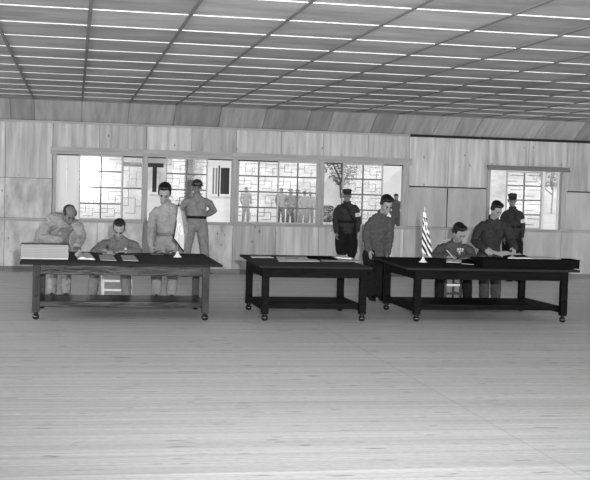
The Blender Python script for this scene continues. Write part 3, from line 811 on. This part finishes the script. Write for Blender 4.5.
# seated signer, left
SL = dict(head=(119, 229.5, 17.72), neck=(118.5, 239, 17.86), shl=(106.5, 241, 17.92), shr=(131.5, 241.5, 17.92), pel=(119, 265, 18.12),
    face=(-.08, -.80, -.58), up=(0, -.5, .8), hs=1.13, ell=(94, 252.0, 17.62), wrl=(103.5, 249.6, 17.36), elr=(139, 252.5, 17.62), wrr=(125.5, 251, 17.38),
    hdl=(.55, -.6, -.12), hnl=(-.1, -.3, 1), hdr=(-1, -.25, -.05), hnr=(0, -.2, 1), thl=-1, thr=1,
    knl=st(95, .50, 17.62), anl=st(92.5, .09, 17.62), knr=st(125, .50, 17.62), anr=st(127, .09, 17.62), hipdir=(1, 0, 0), sit=True,
    skin='skin_light', top='khaki_dark', bottom='khaki_dark', hairstyle='short', hair='hair_dark', fold=1.2, tunic=.02)
person('seated person in khaki shirt signing papers at the left table', SL)
D = SL['_']; bm = new_bm(); sh, e, wv = D['arms']['r']; loft(bm, [lerp(e, wv, .97), lerp(e, wv, 1.04)], [.036, .034], n=14, flat=True); ball(bm, wv+V(0, -.02, .03), .018); obj('wristwatch', bm, 'white_paint', D['t'], label='bright wristwatch')
# standing aide, left table
SA = dict(head=(164.5, 194, 17.86), neck=(166, 203.5, 17.98), shl=(155, 208.5, 18.0), shr=(179.5, 208.5, 18.0), pel=(168, 237, 18.08),
    face=(-.14, -.84, -.46), up=(0, -.4, .9), hs=1.17, ell=(150.8, 227, 18.02), wrl=(150.5, 246, 17.78), elr=(184.5, 226, 18.02), wrr=(183.5, 243, 17.75),
    hdl=(.15, -.5, -.8), hnl=(-.6, -.5, .3), hdr=(-.2, -.6, -.7), hnr=(.6, -.5, .3), thl=-1, thr=1,
    knl=st(157, .52, 18.0), anl=st(156, .09, 18.05), knr=st(172.5, .52, 18.0), anr=st(171.5, .09, 18.05), hipdir=(1, 0, 0),
    skin='skin_light', top='khaki', bottom='khaki_trousers', hairstyle='thick', hair='hair_black', tunic=.0, tk=1.05, fold=1.1, belt='khaki_dark', beltt=.5, beltg=.014)
person('bareheaded person in khaki standing beside the pale flag, looking down at the table', SA)
# military policeman by the wall
YM = 22.75
SM = dict(head=(197, 187.5, YM), neck=(197, 195.5, YM), shl=(187.5, 199.5, YM), shr=(206.8, 199.5, YM), pel=(196.5, 221, YM),
    face=(-.05, -1, -.05), hs=1.12, k=1.10, ell=(181, 209, YM+.12), wrl=(187, 215, YM+.22), elr=(214, 210.5, YM+.16), wrr=(205.5, 215, YM+.24),
    hdl=(.9, .3, -.3), hnl=(0, 1, .2), hdr=(-.9, .2, -.2), hnr=(0, 1, .2), thl=1, thr=-1,
    knl=(187.5, 246, YM), anl=st(184.5, .09, YM), knr=(204, 246, YM), anr=st(206.5, .09, YM), belt='leather_black', beltt=.6, beltg=.016,
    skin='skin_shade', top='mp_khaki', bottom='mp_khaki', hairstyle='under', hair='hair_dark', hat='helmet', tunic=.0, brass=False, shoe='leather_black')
person('person in dark helmet and black belt standing with hands behind hips near the windows', SM)
# guard in dark uniform, middle
YG = 23.0
SG = dict(head=(347, 196, YG), neck=(347.2, 203, YG), shl=(338, 206, YG), shr=(356, 206, YG), pel=(346.5, 226, YG),
    face=(-.1, -1, 0), hs=1.06, k=1.0, ell=(335.2, 220, YG), wrl=(336.5, 232, YG-.06), elr=(358, 220, YG), wrr=(357.5, 231, YG-.05),
    hdl=(.05, -.1, -1), hnl=(-1, 0, 0), hdr=(-.05, -.1, -1), hnr=(1, 0, 0), thl=-1, thr=1,
    knl=(341.5, 254, YG-.02), anl=st(341, .09, YG), knr=(351.5, 254, YG-.02), anr=st(352, .09, YG), belt='leather_black', beltt=.75, beltg=.02, brass=False,
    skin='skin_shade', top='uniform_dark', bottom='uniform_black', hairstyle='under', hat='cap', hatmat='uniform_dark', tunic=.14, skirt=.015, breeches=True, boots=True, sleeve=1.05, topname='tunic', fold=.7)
person('guard in dark peaked cap and white armband, before the long window', SG)
D = SG['_']; armband(D, 'r', tt=.62); fr = D['fr']; strap(D, D['shl']+fr*.10+V(.07, 0, .045), D['w1']+D['sa']*.12+fr*.115)
# officer leaning between the tables
YO = 18.2
SO = dict(head=(386.5, 205, YO-.12), neck=(382, 214, YO), shl=(370.5, 219, YO+.02), shr=(390, 219, YO), pel=(376, 252, YO+.04),
    face=(.14, -.80, -.52), up=(.1, -.4, .9), hs=1.12, ell=(366.5, 237, YO-.02), wrl=(369, 250, YO-.16), elr=(389.5, 238, YO+.02), wrr=(387, 254, YO-.12),
    hdl=(.2, -.3, -.95), hnl=(-.9, -.3, 0), hdr=(0, -.3, -.9), hnr=(.9, 0, 0), thl=-1, thr=1,
    knl=st(371.5, .50, YO), anl=st(371.5, .09, YO+.02), knr=st(380.5, .50, YO), anr=st(381.5, .09, YO+.02), hipdir=(1, .2, 0),
    skin='skin_light', top='uniform_grey', bottom='uniform_black', hairstyle='thick', tunic=.10, skirt=.02, topname='tunic', tk=1.32, fold=1.0, sleeve=1.15, bow=(-.03, .03, 0))
person('dark-haired person in grey tunic leaning over between the middle and right tables', SO)
# seated signer, right
SR = dict(head=(459, 233, 17.82), neck=(456, 242, 17.98), shl=(442, 245.5, 18.02), shr=(467.5, 246, 17.98), pel=(455, 270, 18.15),
    face=(.30, -.74, -.62), up=(.1, -.5, .8), hs=1.12, ell=(434.5, 257, 17.72), wrl=(446, 256.8, 17.42), elr=(473.5, 258, 17.75), wrr=(466.5, 258.5, 17.45),
    hdl=(.85, -.35, .05), hnl=(0, -.3, 1), hdr=(-.8, -.5, -.05), hnr=(0, -.2, 1), thl=-1, thr=1,
    knl=st(440, .50, 17.7), anl=st(439, .09, 17.68), knr=st(467, .50, 17.7), anr=st(467.5, .09, 17.68), hipdir=(1, 0, 0), sit=True,
    skin='skin_light', top='uniform_grey', bottom='uniform_black', hairstyle='thick', topname='tunic', boots=True, fold=1.0, tunic=.03, sleeve=1.08)
person('seated person in dark tunic with shoulder boards writing at the right table', SR)
D = SR['_']; shoulder_boards(D)
for k_, (dx, dz) in enumerate(((.02, .02), (.06, .025), (.10, .02), (.05, -.03))):
    c = D['w3']+D['fr']*(.115)+V(dx+.0, -.02, -.03+dz); bm = new_bm()
    extrude_poly(bm, [c+V(.020*math.cos(i*math.pi/4), 0, .020*math.sin(i*math.pi/4)) for i in range(8)], (0, -.006, 0))
    md = obj('medal', bm, 'brass', D['t']); bm = new_bm(); box(bm, c.x-.012, c.x+.012, c.y-.005, c.y, c.z+.018, c.z+.045); obj('ribbon', bm, 'paper', md)
# standing aide, right table
SB = dict(head=(496.5, 210, 17.92), neck=(493, 219, 18.06), shl=(481, 223.5, 18.1), shr=(505, 223, 18.06), pel=(489, 254, 18.14),
    face=(.22, -.78, -.58), up=(.1, -.45, .85), hs=1.0, ell=(474.5, 241, 18.05), wrl=(484.5, 248.5, 17.82), elr=(511, 240, 18.0), wrr=(514.5, 248, 17.80),
    hdl=(.45, -.6, -.5), hnl=(-.4, -.6, .5), hdr=(-.3, -.6, -.6), hnr=(.4, -.6, .5), thl=-1, thr=1,
    knl=st(484, .50, 18.05), anl=st(484, .09, 18.08), knr=st(495.5, .50, 18.05), anr=st(495.5, .09, 18.08), hipdir=(1, 0, 0),
    skin='skin_light', top='uniform_dark', bottom='trousers_grey', hairstyle='thick', tunic=.10, skirt=.02, topname='tunic', tk=1.1, fold=.8, sleeve=1.2)
person('black-haired person in dark tunic standing and holding a long paper', SB)
# guard behind, right
YH = 22.6
SH = dict(head=(512.3, 200.5, YH), neck=(512.6, 208.5, YH), shl=(504.5, 212, YH), shr=(520.8, 212, YH), pel=(512.5, 231, YH),
    face=(-.25, -1, -.1), hs=1.06, k=.98, ell=(502, 225, YH), wrl=(504, 237, YH-.05), elr=(522.3, 225.5, YH), wrr=(521.5, 236.5, YH-.05),
    hdl=(0, -.1, -1), hnl=(-1, 0, 0), hdr=(0, -.1, -1), hnr=(1, 0, 0), thl=-1, thr=1,
    knl=(508, 258, YH-.02), anl=st(508, .09, YH), knr=(517, 258, YH-.02), anr=st(517.5, .09, YH), belt='leather_black', beltt=.75, beltg=.02, brass=False,
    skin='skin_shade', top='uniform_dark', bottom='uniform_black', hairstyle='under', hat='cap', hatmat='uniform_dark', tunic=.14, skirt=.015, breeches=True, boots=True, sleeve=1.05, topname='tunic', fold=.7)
person('guard in cap with white armband standing at the separate right window', SH)
armband(SH['_'], 'r', tt=.66)

# small figures outside, about 45 m off
def small_person(label, px, Y, tall, top, bottom, group, lean=0, hat=False, crouch=False):
    b = ground_at(px, Y); t = thing('person', label, 'person', b, group); s = tall/1.75
    def q(x, y, z): return b+V(x, y, z)*s
    hz = .62 if crouch else 0
    bm = new_bm()
    ball(bm, q(lean, 0, 1.62-hz), (.085*s, .10*s, .125*s)); loft(bm, [q(0, 0, .92-hz), q(0, 0, 1.15-hz), q(lean*.7, 0, 1.38-hz), q(lean*.9, 0, 1.50-hz)], [(.16*s, .11*s), (.14*s, .10*s), (.19*s, .12*s), (.06*s, .06*s)], side=(1, 0, 0))
    for sg in (-1, 1):
        if crouch: loft(bm, [q(sg*.09, 0, .32), q(sg*.14, -.40, .48), q(sg*.13, -.30, .05)], [.08*s, .06*s, .045*s])
        else: loft(bm, [q(sg*.09, 0, .9), q(sg*.11, -.02, .48), q(sg*.12, 0, .06)], [.085*s, .06*s, .045*s])
        loft(bm, [q(sg*.19+lean*.8, 0, 1.42-hz), q(sg*.26, .02, 1.14-hz), q(sg*.22, -.12, .93-hz)], [.05*s, .042*s, .032*s])
        loft(bm, [q(sg*.12, .02, .03), q(sg*.13, -.16 if not crouch else -.45, .03)], [.045*s, .04*s])
    remesh_bm(bm, .022, 'body', 'outdoor_skin', t)
    bm = new_bm(); loft(bm, [q(0, 0, .86-hz), q(0, 0, 1.15-hz), q(lean*.7, 0, 1.40-hz), q(lean*.85, 0, 1.49-hz)], [(.18*s, .13*s), (.16*s, .12*s), (.21*s, .14*s), (.08*s, .08*s)], side=(1, 0, 0))
    for sg in (-1, 1): loft(bm, [q(sg*.19+lean*.8, 0, 1.42-hz), q(sg*.26, .02, 1.14-hz), q(sg*.225, -.10, .97-hz)], [.062*s, .055*s, .045*s])
    remesh_bm(bm, .022, 'jacket', top, t)
    bm = new_bm()
    for sg in (-1, 1):
        if crouch: loft(bm, [q(sg*.09, 0, .32), q(sg*.14, -.40, .48), q(sg*.13, -.31, .14)], [.10*s, .08*s, .06*s])
        else: loft(bm, [q(sg*.08, 0, .92), q(sg*.11, -.02, .48), q(sg*.12, 0, .12)], [.105*s, .085*s, .07*s])
    remesh_bm(bm, .022, 'trousers', bottom, t)
    bm = new_bm()
    if hat: ball(bm, q(lean, 0, 1.71-hz), (.11*s, .13*s, .07*s)); lathe(bm, q(lean, 0, 1.68-hz), [(.16*s, 0), (.16*s, .02)])
    else: ball(bm, q(lean, .02, 1.68-hz), (.092*s, .11*s, .085*s))
    obj('hat' if hat else 'hair', bm, 'outdoor_dark' if hat else 'hair_black', t)
OG = 'people watching outside the third bay'
small_person('lone pale-clothed person outside, behind left sash of the third bay', 246.3, 58, 1.84, 'outdoor_grey', 'outdoor_grey', OG)
small_person('dark-jacketed person outside, middle of the group behind the third bay', 290.8, 53, 1.80, 'outdoor_dark', 'uniform_dark', OG, hat=True)
small_person('person in dark clothes at left edge of the group outside the third bay', 281.5, 56, 1.84, 'outdoor_grey', 'outdoor_dark', OG)
small_person('hatted person right of the dark-jacketed one outside the third bay', 297.5, 55, 1.78, 'outdoor_dark', 'outdoor_grey', OG, hat=True)
small_person('person in grey in right part of the group outside the third bay', 304, 54, 1.74, 'outdoor_grey', 'outdoor_grey', OG, lean=.05)
small_person('rightmost person outside the third bay, beside its right post', 310.5, 56, 1.70, 'outdoor_grey', 'outdoor_grey', OG)
small_person('dark-clothed person outside, behind the leaning grey-tunic person', 396.5, 43, 1.74, 'outdoor_dark', 'outdoor_dark', 'people outside the right bay')
# ------------------------------------------------------------------ chairs
def chair(label, px, Y, m, w_=.43, top=.92, seatz=.45, legin=0):
    c = at(px, 285, Y); cx = c.x; t = thing('wooden_chair', label, 'chair', (cx, Y+.2, 0), 'wooden chairs at the tables')
    h = w_/2
    bm = new_bm(); box(bm, cx-h, cx+h, Y-.02, Y+.42, seatz-.03, seatz, 0, .01); obj('seat', bm, m, t)
    for sx in (-1, 1):
        x = cx+sx*(h-.02)
        bm = new_bm(); box(bm, x-.02, x+.02, Y, Y+.04, 0, seatz-.03, 0, .004); obj('leg', bm, m, t)
        bm = new_bm(); loft(bm, [(x, Y+.40, 0), (x, Y+.38, seatz), (x, Y+.46, top)], [.021, .021, .018], n=8); obj('leg', bm, m, t)
        for z in (.16, .31):
            bm = new_bm(); box(bm, x-.012, x+.012, Y+.03, Y+.38, z-.015, z+.015); obj('stretcher', bm, m, t)
    for z in (.165, .305):
        bm = new_bm(); box(bm, cx-h+.035, cx+h-.035, Y+.008, Y+.032, z-.018, z+.018, 0, .003); obj('stretcher', bm, 'cream_board' if z > .2 or m == 'cream_board' else m, t)
    bm = new_bm()
    for z in (.62, .84): box(bm, cx-h+.02, cx+h-.02, Y+.405+.08*(z-.45)/.47, Y+.43+.08*(z-.45)/.47, z-.03, z+.03)
    obj('back_rail', bm, m, t); return t
chair('pale wooden chair under the seated person in khaki at the left table', 117, 17.78, 'cream_board', w_=.46)
chair('pale-railed wooden chair under the seated person in dark tunic at the right table', 453.5, 17.78, 'leather_grey', w_=.30)

# ------------------------------------------------------------------ left table: stack of bound documents
rs = random.Random(21)
a, b = tp(20.5, 258.6), tp(68.5, 259.8); x0, x1 = a.x, b.x; y0 = (a.y+b.y)/2-.02; dep = .46
zs = ZTP; n = 9; tot = at(40, 244.5, y0).z-ZTP; hh = tot/n
POS = ['lowest of the pile', 'second from the bottom', 'third from the bottom', 'fourth from the bottom', 'middle one of the pile', 'fourth from the top', 'third from the top', 'second from the top', 'topmost of the pile']
for i in range(n):
    dx, dy = rs.uniform(-.006, .006), rs.uniform(0, .01); z = zs+i*hh
    t = thing('document_volume', 'pale document volume in the tall stack at far left, '+POS[i], 'document', ((x0+x1)/2, y0+dep/2, z), 'document volumes stacked on the left table')
    bm = new_bm(); box(bm, x0+.006+dx, x1-.006+dx, y0+.006+dy, y0+dep-.006+dy, z+.004, z+hh-.004); obj('pages', bm, 'paper' if i == 0 else 'page_edges', t)
    bm = new_bm(); box(bm, x0+dx, x1+dx, y0+dy, y0+dep+dy, z, z+.004); box(bm, x0+dx, x1+dx, y0+dy, y0+dep+dy, z+hh-.0041, z+hh-.0002); box(bm, x0+dx, x0+.004+dx, y0+dy, y0+dep+dy, z, z+hh-.0003); obj('cover', bm, 'cover_grey' if i < 8 else 'leather_grey', t)
# open book, folio, folio
def folder(label, quad, z0=ZTP, page='paper_grey', cover='cover_dark', th=.012, group='papers and folders on the left table'):
    P3 = [tp(px, py, z0) for px, py in quad]; c = sum(P3, Vector())/4
    t = thing('document_folder', label, 'folder', (c.x, c.y, z0), group)
    bm = new_bm(); prism(bm, [((p-c)*1.06+c)[:2] for p in P3], z0, z0+th*.4, 0, .001); obj('cover', bm, cover, t)
    bm = new_bm(); prism(bm, [p[:2] for p in P3], z0+th*.4+.0003, z0+th, 0, .001); obj('pages', bm, page, t); return t
def open_book(label, quad, z0, group=None, page='paper', cover='cover_dark', arch=.035):
    P3 = [tp(px, py, z0) for px, py in quad]; c = sum(P3, Vector())/4
    t = thing('open_book', label, 'book', (c.x, c.y, z0), group)
    bm = new_bm(); prism(bm, [((p-c)*1.05+c)[:2] for p in P3], z0, z0+.005); obj('cover', bm, cover, t)
    for half in (0, 1):
        bm = new_bm(); N = 8; rows = []
        for i in range(N+1):
            u_ = (i/N)*.5+half*.5; uu = i/N if half else 1-i/N
            z = z0+.006+arch*math.sin(math.pi*min(1, .12+uu*.88))**.8*(1 if half == 0 else .7)
            f_ = lerp(P3[0], P3[1], u_); k_ = lerp(P3[3], P3[2], u_)
            rows.append([bm.verts.new((f_.x, f_.y, z)), bm.verts.new((k_.x, k_.y, z)), bm.verts.new((k_.x, k_.y, z0+.0055)), bm.verts.new((f_.x, f_.y, z0+.0055))])
        for r0, r1 in zip(rows[:-1], rows[1:]):
            for j in range(4): bm.faces.new((r0[j], r0[(j+1) % 4], r1[(j+1) % 4], r1[j]))
        bm.faces.new(rows[0]); bm.faces.new(rows[-1]); obj('pages', bm, page, t)
    return t
GL = 'papers and folders on the left table'
open_book('open book with bright curling pages beside the tall stack on the left table', [(77.5, 259.6), (95.5, 260.4), (91, 254.6), (74.5, 254.4)], ZTP, None)
folder('grey-paged folder left of the two before the seated person in khaki', [(100.5, 260.6), (116.5, 261.2), (113, 255.9), (98.5, 255.6)])
folder('grey-paged folder right of the two before the seated person in khaki', [(123, 261.0), (138.5, 261.6), (134, 256.0), (120.5, 255.8)])
sheet('paper', 'white sheet being signed under the hands of the seated person in khaki', 'paper', [(103, 254.3), (115, 254.5), (113, 252.6), (102, 252.5)], ZTP, .002, 'paper')
def pen(label, p0, p1, m='pen_black'):
    d = (p1-p0); bm = new_bm(); loft(bm, [p0, p0+d*.12, p0+d*.9, p1], [.0015, .005, .0055, .003], n=8)
    o = tag(obj('fountain_pen', bm, m), label, 'pen', 'pens in use or on the tables'); rebase(o, p0)
D = SL['_']; wl = D['arms']['l'][2]; hd_ = V(.55, -.6, -.12).normalized()
pen('pen in the hand of the seated person in khaki', wl+hd_*.13+V(-.01, -.02, -.045), wl+hd_*.10+V(-.02, .02, .09))
D = SR['_']; wl = D['arms']['l'][2]; hd_ = V(.85, -.35, .05).normalized()
pen('pale pen in the hand of the seated person in dark tunic', wl+hd_*.13+V(0, -.03, -.04), wl+hd_*.06+V(-.06, .0, .11), 'white_paint')
# pen trays before the standing aide
def pen_tray(label, px0, px1, py):
    a, b = tp(px0, py), tp(px1, py+.4); t = thing('pen_stand', label, 'pen stand', ((a.x+b.x)/2, a.y+.05, ZTP), 'curved pen stands by the pale flag')
    bm = new_bm(); box(bm, a.x, b.x, a.y, a.y+.09, ZTP, ZTP+.018, 0, .005); obj('base', bm, 'pen_black', t)
    bm = new_bm(); loft(bm, [(a.x+.02, a.y+.04, ZTP+.02), (lerp(a, b, .4).x, a.y+.04, ZTP+.05), (b.x-.01, a.y+.04, ZTP+.075)], [.004, .006, .004], n=8); obj('pen', bm, 'pen_black', t)
    bm = new_bm(); lathe(bm, (b.x-.03, a.y+.05, ZTP+.018), [(.02, 0), (.022, .01), (.016, .02), (.010, .022)], 14); obj('ink_pot', bm, 'pen_black', t)
pen_tray('black pen stand left of the two by the pale flag', 151, 164, 254.9)
pen_tray('black pen stand right of the two, touching the pale flag base', 166, 176, 254.6)

# ------------------------------------------------------------------ flags on table stands
def flag(label, px, pybase, ptop, Y, kind, m_base='white_paint'):
    b = tp(px, pybase); top = at(px, ptop, b.y); t = thing('table_flag', label, 'flag', (b.x, b.y, ZTP))
    bm = new_bm(); lathe(bm, b, [(.062, 0), (.062, .008), (.045, .018), (.026, .045), (.014, .075), (.010, .085)], 22); obj('base', bm, m_base, t)
    H = top.z-ZTP; bm = new_bm(); loft(bm, [b+V(0, 0, .05), b+V(0, 0, H-.04)], [.006, .006], n=10)
    pl = obj('pole', bm, 'brass' if kind == 'pale' else 'cover_pale', t)
    bm = new_bm(); lathe(bm, b+V(0, 0, H-.045), [(.006, 0), (.014, .008), (.010, .02), (.004, .045), (.001, .06)], 12); obj('finial', bm, 'cover_dark' if kind == 'pale' else 'cover_pale', pl)
    return t, b, H
def drape(t, b, H, outline, fold, mats, mfun, sgn=1, nx=26, ny=60):
    """hanging cloth: outline(v) -> (x_left, x_right) offsets from the pole, v from 0 top to 1 bottom, with folds in depth"""
    bm = new_bm(); g = []; z1, z0 = outline['top'], outline['bot']
    for th in (0, .003):
        gg = []
        for j in range(ny+1):
            v = j/ny; xl, xr, zl, zr = outline['f'](v); row = []
            for i in range(nx+1):
                u_ = i/nx; x = xl+(xr-xl)*u_; z = zl+(zr-zl)*u_
                d = fold*math.sin(u_*math.pi*3.2+v*1.5)*(.35+v*.65)+th
                row.append(bm.verts.new((b.x+x, b.y+d-.012, z)))
            gg.append(row)
        g.append(gg)
    for k_, gg in enumerate(g):
        for j in range(ny):
            for i in range(nx):
                f = bm.faces.new((gg[j][i], gg[j][i+1], gg[j+1][i+1], gg[j+1][i])); f.material_index = mfun((i+.5)/nx, (j+.5)/ny); f.smooth = True
    def edge(l0, l1):
        for i in range(len(l0)-1): bm.faces.new((l0[i], l0[i+1], l1[i+1], l1[i]))
    edge(g[0][0], g[1][0]); edge(g[0][-1], g[1][-1]); edge([r[0] for r in g[0]], [r[0] for r in g[1]]); edge([r[-1] for r in g[0]], [r[-1] for r in g[1]])
    return obj('cloth', bm, mats, t, recalc=False)
mat('flag_pale', 205, .9, (8, 8, 8), .03); mat('flag_emblem', 236, .9); mat('flag_dark', 30, .9); mat('flag_white', 232, .9); mat('flag_mid', 90, .9)
# pale flag, pole rising from the stand to a dark tip; cloth falls to a point at lower right
t, b, H = flag('pale flag with light wreath emblem on small stand, left table', 177.5, 257.2, 203, 0, 'pale')
def pz(py, px=178): return at(px, py, b.y).z
def pxx(px): return at(px, 225, b.y).x-b.x
def f1(v):
    xl = lerp(pxx(177.6), pxx(173.6), v**1.3); xr = pxx(178.6)+(pxx(184.2)-pxx(178.6))*min(1, v*1.6)**.7
    return xl, xr, lerp(pz(207), pz(239), v), lerp(pz(206), pz(252.5), v)
cloth = drape(t, b, H, dict(top=1, bot=0, f=f1), .018, ['flag_pale', 'flag_emblem', 'cover_dark'], lambda u_, v: 2 if v > .955 or (u_ < .08 and v > .4) else (1 if (.20 < math.hypot((u_-.58)*1.0, (v-.55)*2.4) < .33 or math.hypot((u_-.58), (v-.55)*2.4) < .10) else 0))
# striped flag on the right table
t, b, H = flag('dark and white striped flag hanging on a white stand, right table', 423, 262.3, 207, 0, 'striped')
def f2(v):
    z = lerp(pz(213, 424), pz(254, 424), v)
    xl = pxx(422.8)-.004; xr = pxx(424)+(pxx(432.5)-pxx(424))*min(1, .15+v*1.0)
    return xl, xr, z+.02, z-.05*v
def stripe(u_, v):
    q = v*1.0+u_*-.32
    if v < .12: return 1
    if v < .62:
        a_ = math.hypot((u_-.55)*1.1, (v-.36)*2.4)
        if a_ < .16: return 0
        if a_ < .34: return 1
    k_ = (q*5.2) % 1
    return 0 if k_ < .50 else 1
drape(t, b, H, dict(top=1, bot=0, f=f2), .014, ['flag_dark', 'flag_white'], stripe)

# ------------------------------------------------------------------ middle table: loose papers
GM = 'papers spread on the middle table'
sheet('paper', 'long thin white paper at far left of the middle table', 'paper', [(251.5, 257.6), (274, 258.0), (270, 256.3), (250.5, 256.1)], ZTP, .004, 'paper', GM)
sheet('paper', 'large pale sheet across the centre of the middle table', 'paper', [(279, 261.4), (320, 261.6), (312, 256.8), (276, 256.9)], ZTP, .004, 'paper', GM)
sheet('paper', 'pale sheet sticking out at the right end of the middle table papers', 'paper', [(322, 261.2), (361, 261.6), (352, 257.6), (318, 257.2)], ZTP, .003, 'paper_grey', GM)
sheet('document_folder', 'closed dark folder lying on the papers of the middle table', 'folder', [(309, 258.9), (338, 260.0), (330, 257.2), (306, 256.6)], ZTP+.008, .010, 'cover_dark')
sheet('document_folder', 'small white booklet behind the dark folder on the middle table', 'folder', [(336, 258.2), (352, 259.2), (345, 256.2), (335, 255.8)], ZTP+.008, .016, 'white_paint')
sheet('paper', 'small grey sheet on the left part of the large pale sheet, middle table', 'paper', [(286, 259.6), (300, 259.8), (297, 257.6), (284, 257.4)], ZTP+.006, .003, 'paper_grey', GM)

# ------------------------------------------------------------------ right table
open_book('open book under the hands of the seated person in dark tunic', [(446, 262.6), (461, 263.3), (462, 260.4), (446.5, 259.8)], ZTP, None, arch=.012)
folder('dark folder with thin pale edge at left end of the long document box', [(462, 263.8), (480, 265.6), (481.5, 262.6), (466, 261.2)], page='cover_dark', cover='paper_grey', th=.022, group=None)
sheet('ink_pad', 'small dark ink pad left of the long document box', 'ink pad', [(470, 260.4), (479, 260.9), (479, 259.3), (471, 259.0)], ZTP, .04, 'cover_dark')
# long dark box of documents
y_f = 15.42; X0b, X1b = at(482.5, 268, y_f).x, at(579.6, 268, y_f).x; zt_b = at(530, 259.2, y_f).z
t = thing('document_box', 'long low dark document box filling the right end of the right table', 'box', ((X0b+X1b)/2, y_f+.4, ZTP))
bm = new_bm(); box(bm, X0b, X1b, y_f, y_f+.36, ZTP, zt_b-.012, 0, .004); obj('body', bm, 'box_black', t)
bm = new_bm(); box(bm, X0b-.008, X1b+.008, y_f-.008, y_f+.368, zt_b-.012, zt_b, 0, .003); obj('lid', bm, 'box_black', t)
def bx_sheet(name, label, cat, quad, dz, th, m, group=None):
    P3 = [atz(px, py, zt_b+dz) for px, py in quad]; bm = new_bm(); prism(bm, [p[:2] for p in P3], zt_b+dz, zt_b+dz+th)
    o = tag(obj(name, bm, m), label, cat, group); c = sum(P3, Vector())/4; rebase(o, (c.x, c.y, zt_b+dz))
GB = 'papers lying on the long dark box'
bx_sheet('paper', 'bright sheet flat on the right part of the long dark box', 'paper', [(524, 258.6), (561, 259.2), (553, 257.0), (522, 256.2)], .001, .004, 'paper', GB)
bx_sheet('paper', 'bright crumpled sheet in the middle of the long dark box', 'paper', [(508, 258.4), (532, 258.8), (524, 255.8), (512, 255.6)], .001, .010, 'white_paint', GB)
bx_sheet('document_folder', 'small dark folder lying across the crumpled sheet on the long box', 'folder', [(516, 257.0), (528, 256.6), (524, 255.2), (513, 255.6)], .013, .006, 'cover_dark')
# long paper held by the standing aide
P0, P1 = at(487, 251, 17.66), at(522, 254.2, 17.52); bm = new_bm(); N = 16; rr_ = []
for i in range(N+1):
    p = lerp(P0, P1, i/N)+V(0, 0, .012*math.sin(i*.8)); hgt = .05*(1-.4*i/N)
    rr_.append([bm.verts.new(p+V(0, -.05, -hgt)), bm.verts.new(p+V(0, .10, hgt*.3)), bm.verts.new(p+V(0, .10, hgt*.3+.002)), bm.verts.new(p+V(0, -.05, -hgt+.002))])
for r0, r1 in zip(rr_[:-1], rr_[1:]):
    for j in range(4): bm.faces.new((r0[j], r0[(j+1) % 4], r1[(j+1) % 4], r1[j]))
bm.faces.new(rr_[0]); bm.faces.new(rr_[-1])
o = tag(obj('paper', bm, 'paper_grey'), 'long grey paper held in the hands of the standing black-haired person', 'paper'); rebase(o, P0)
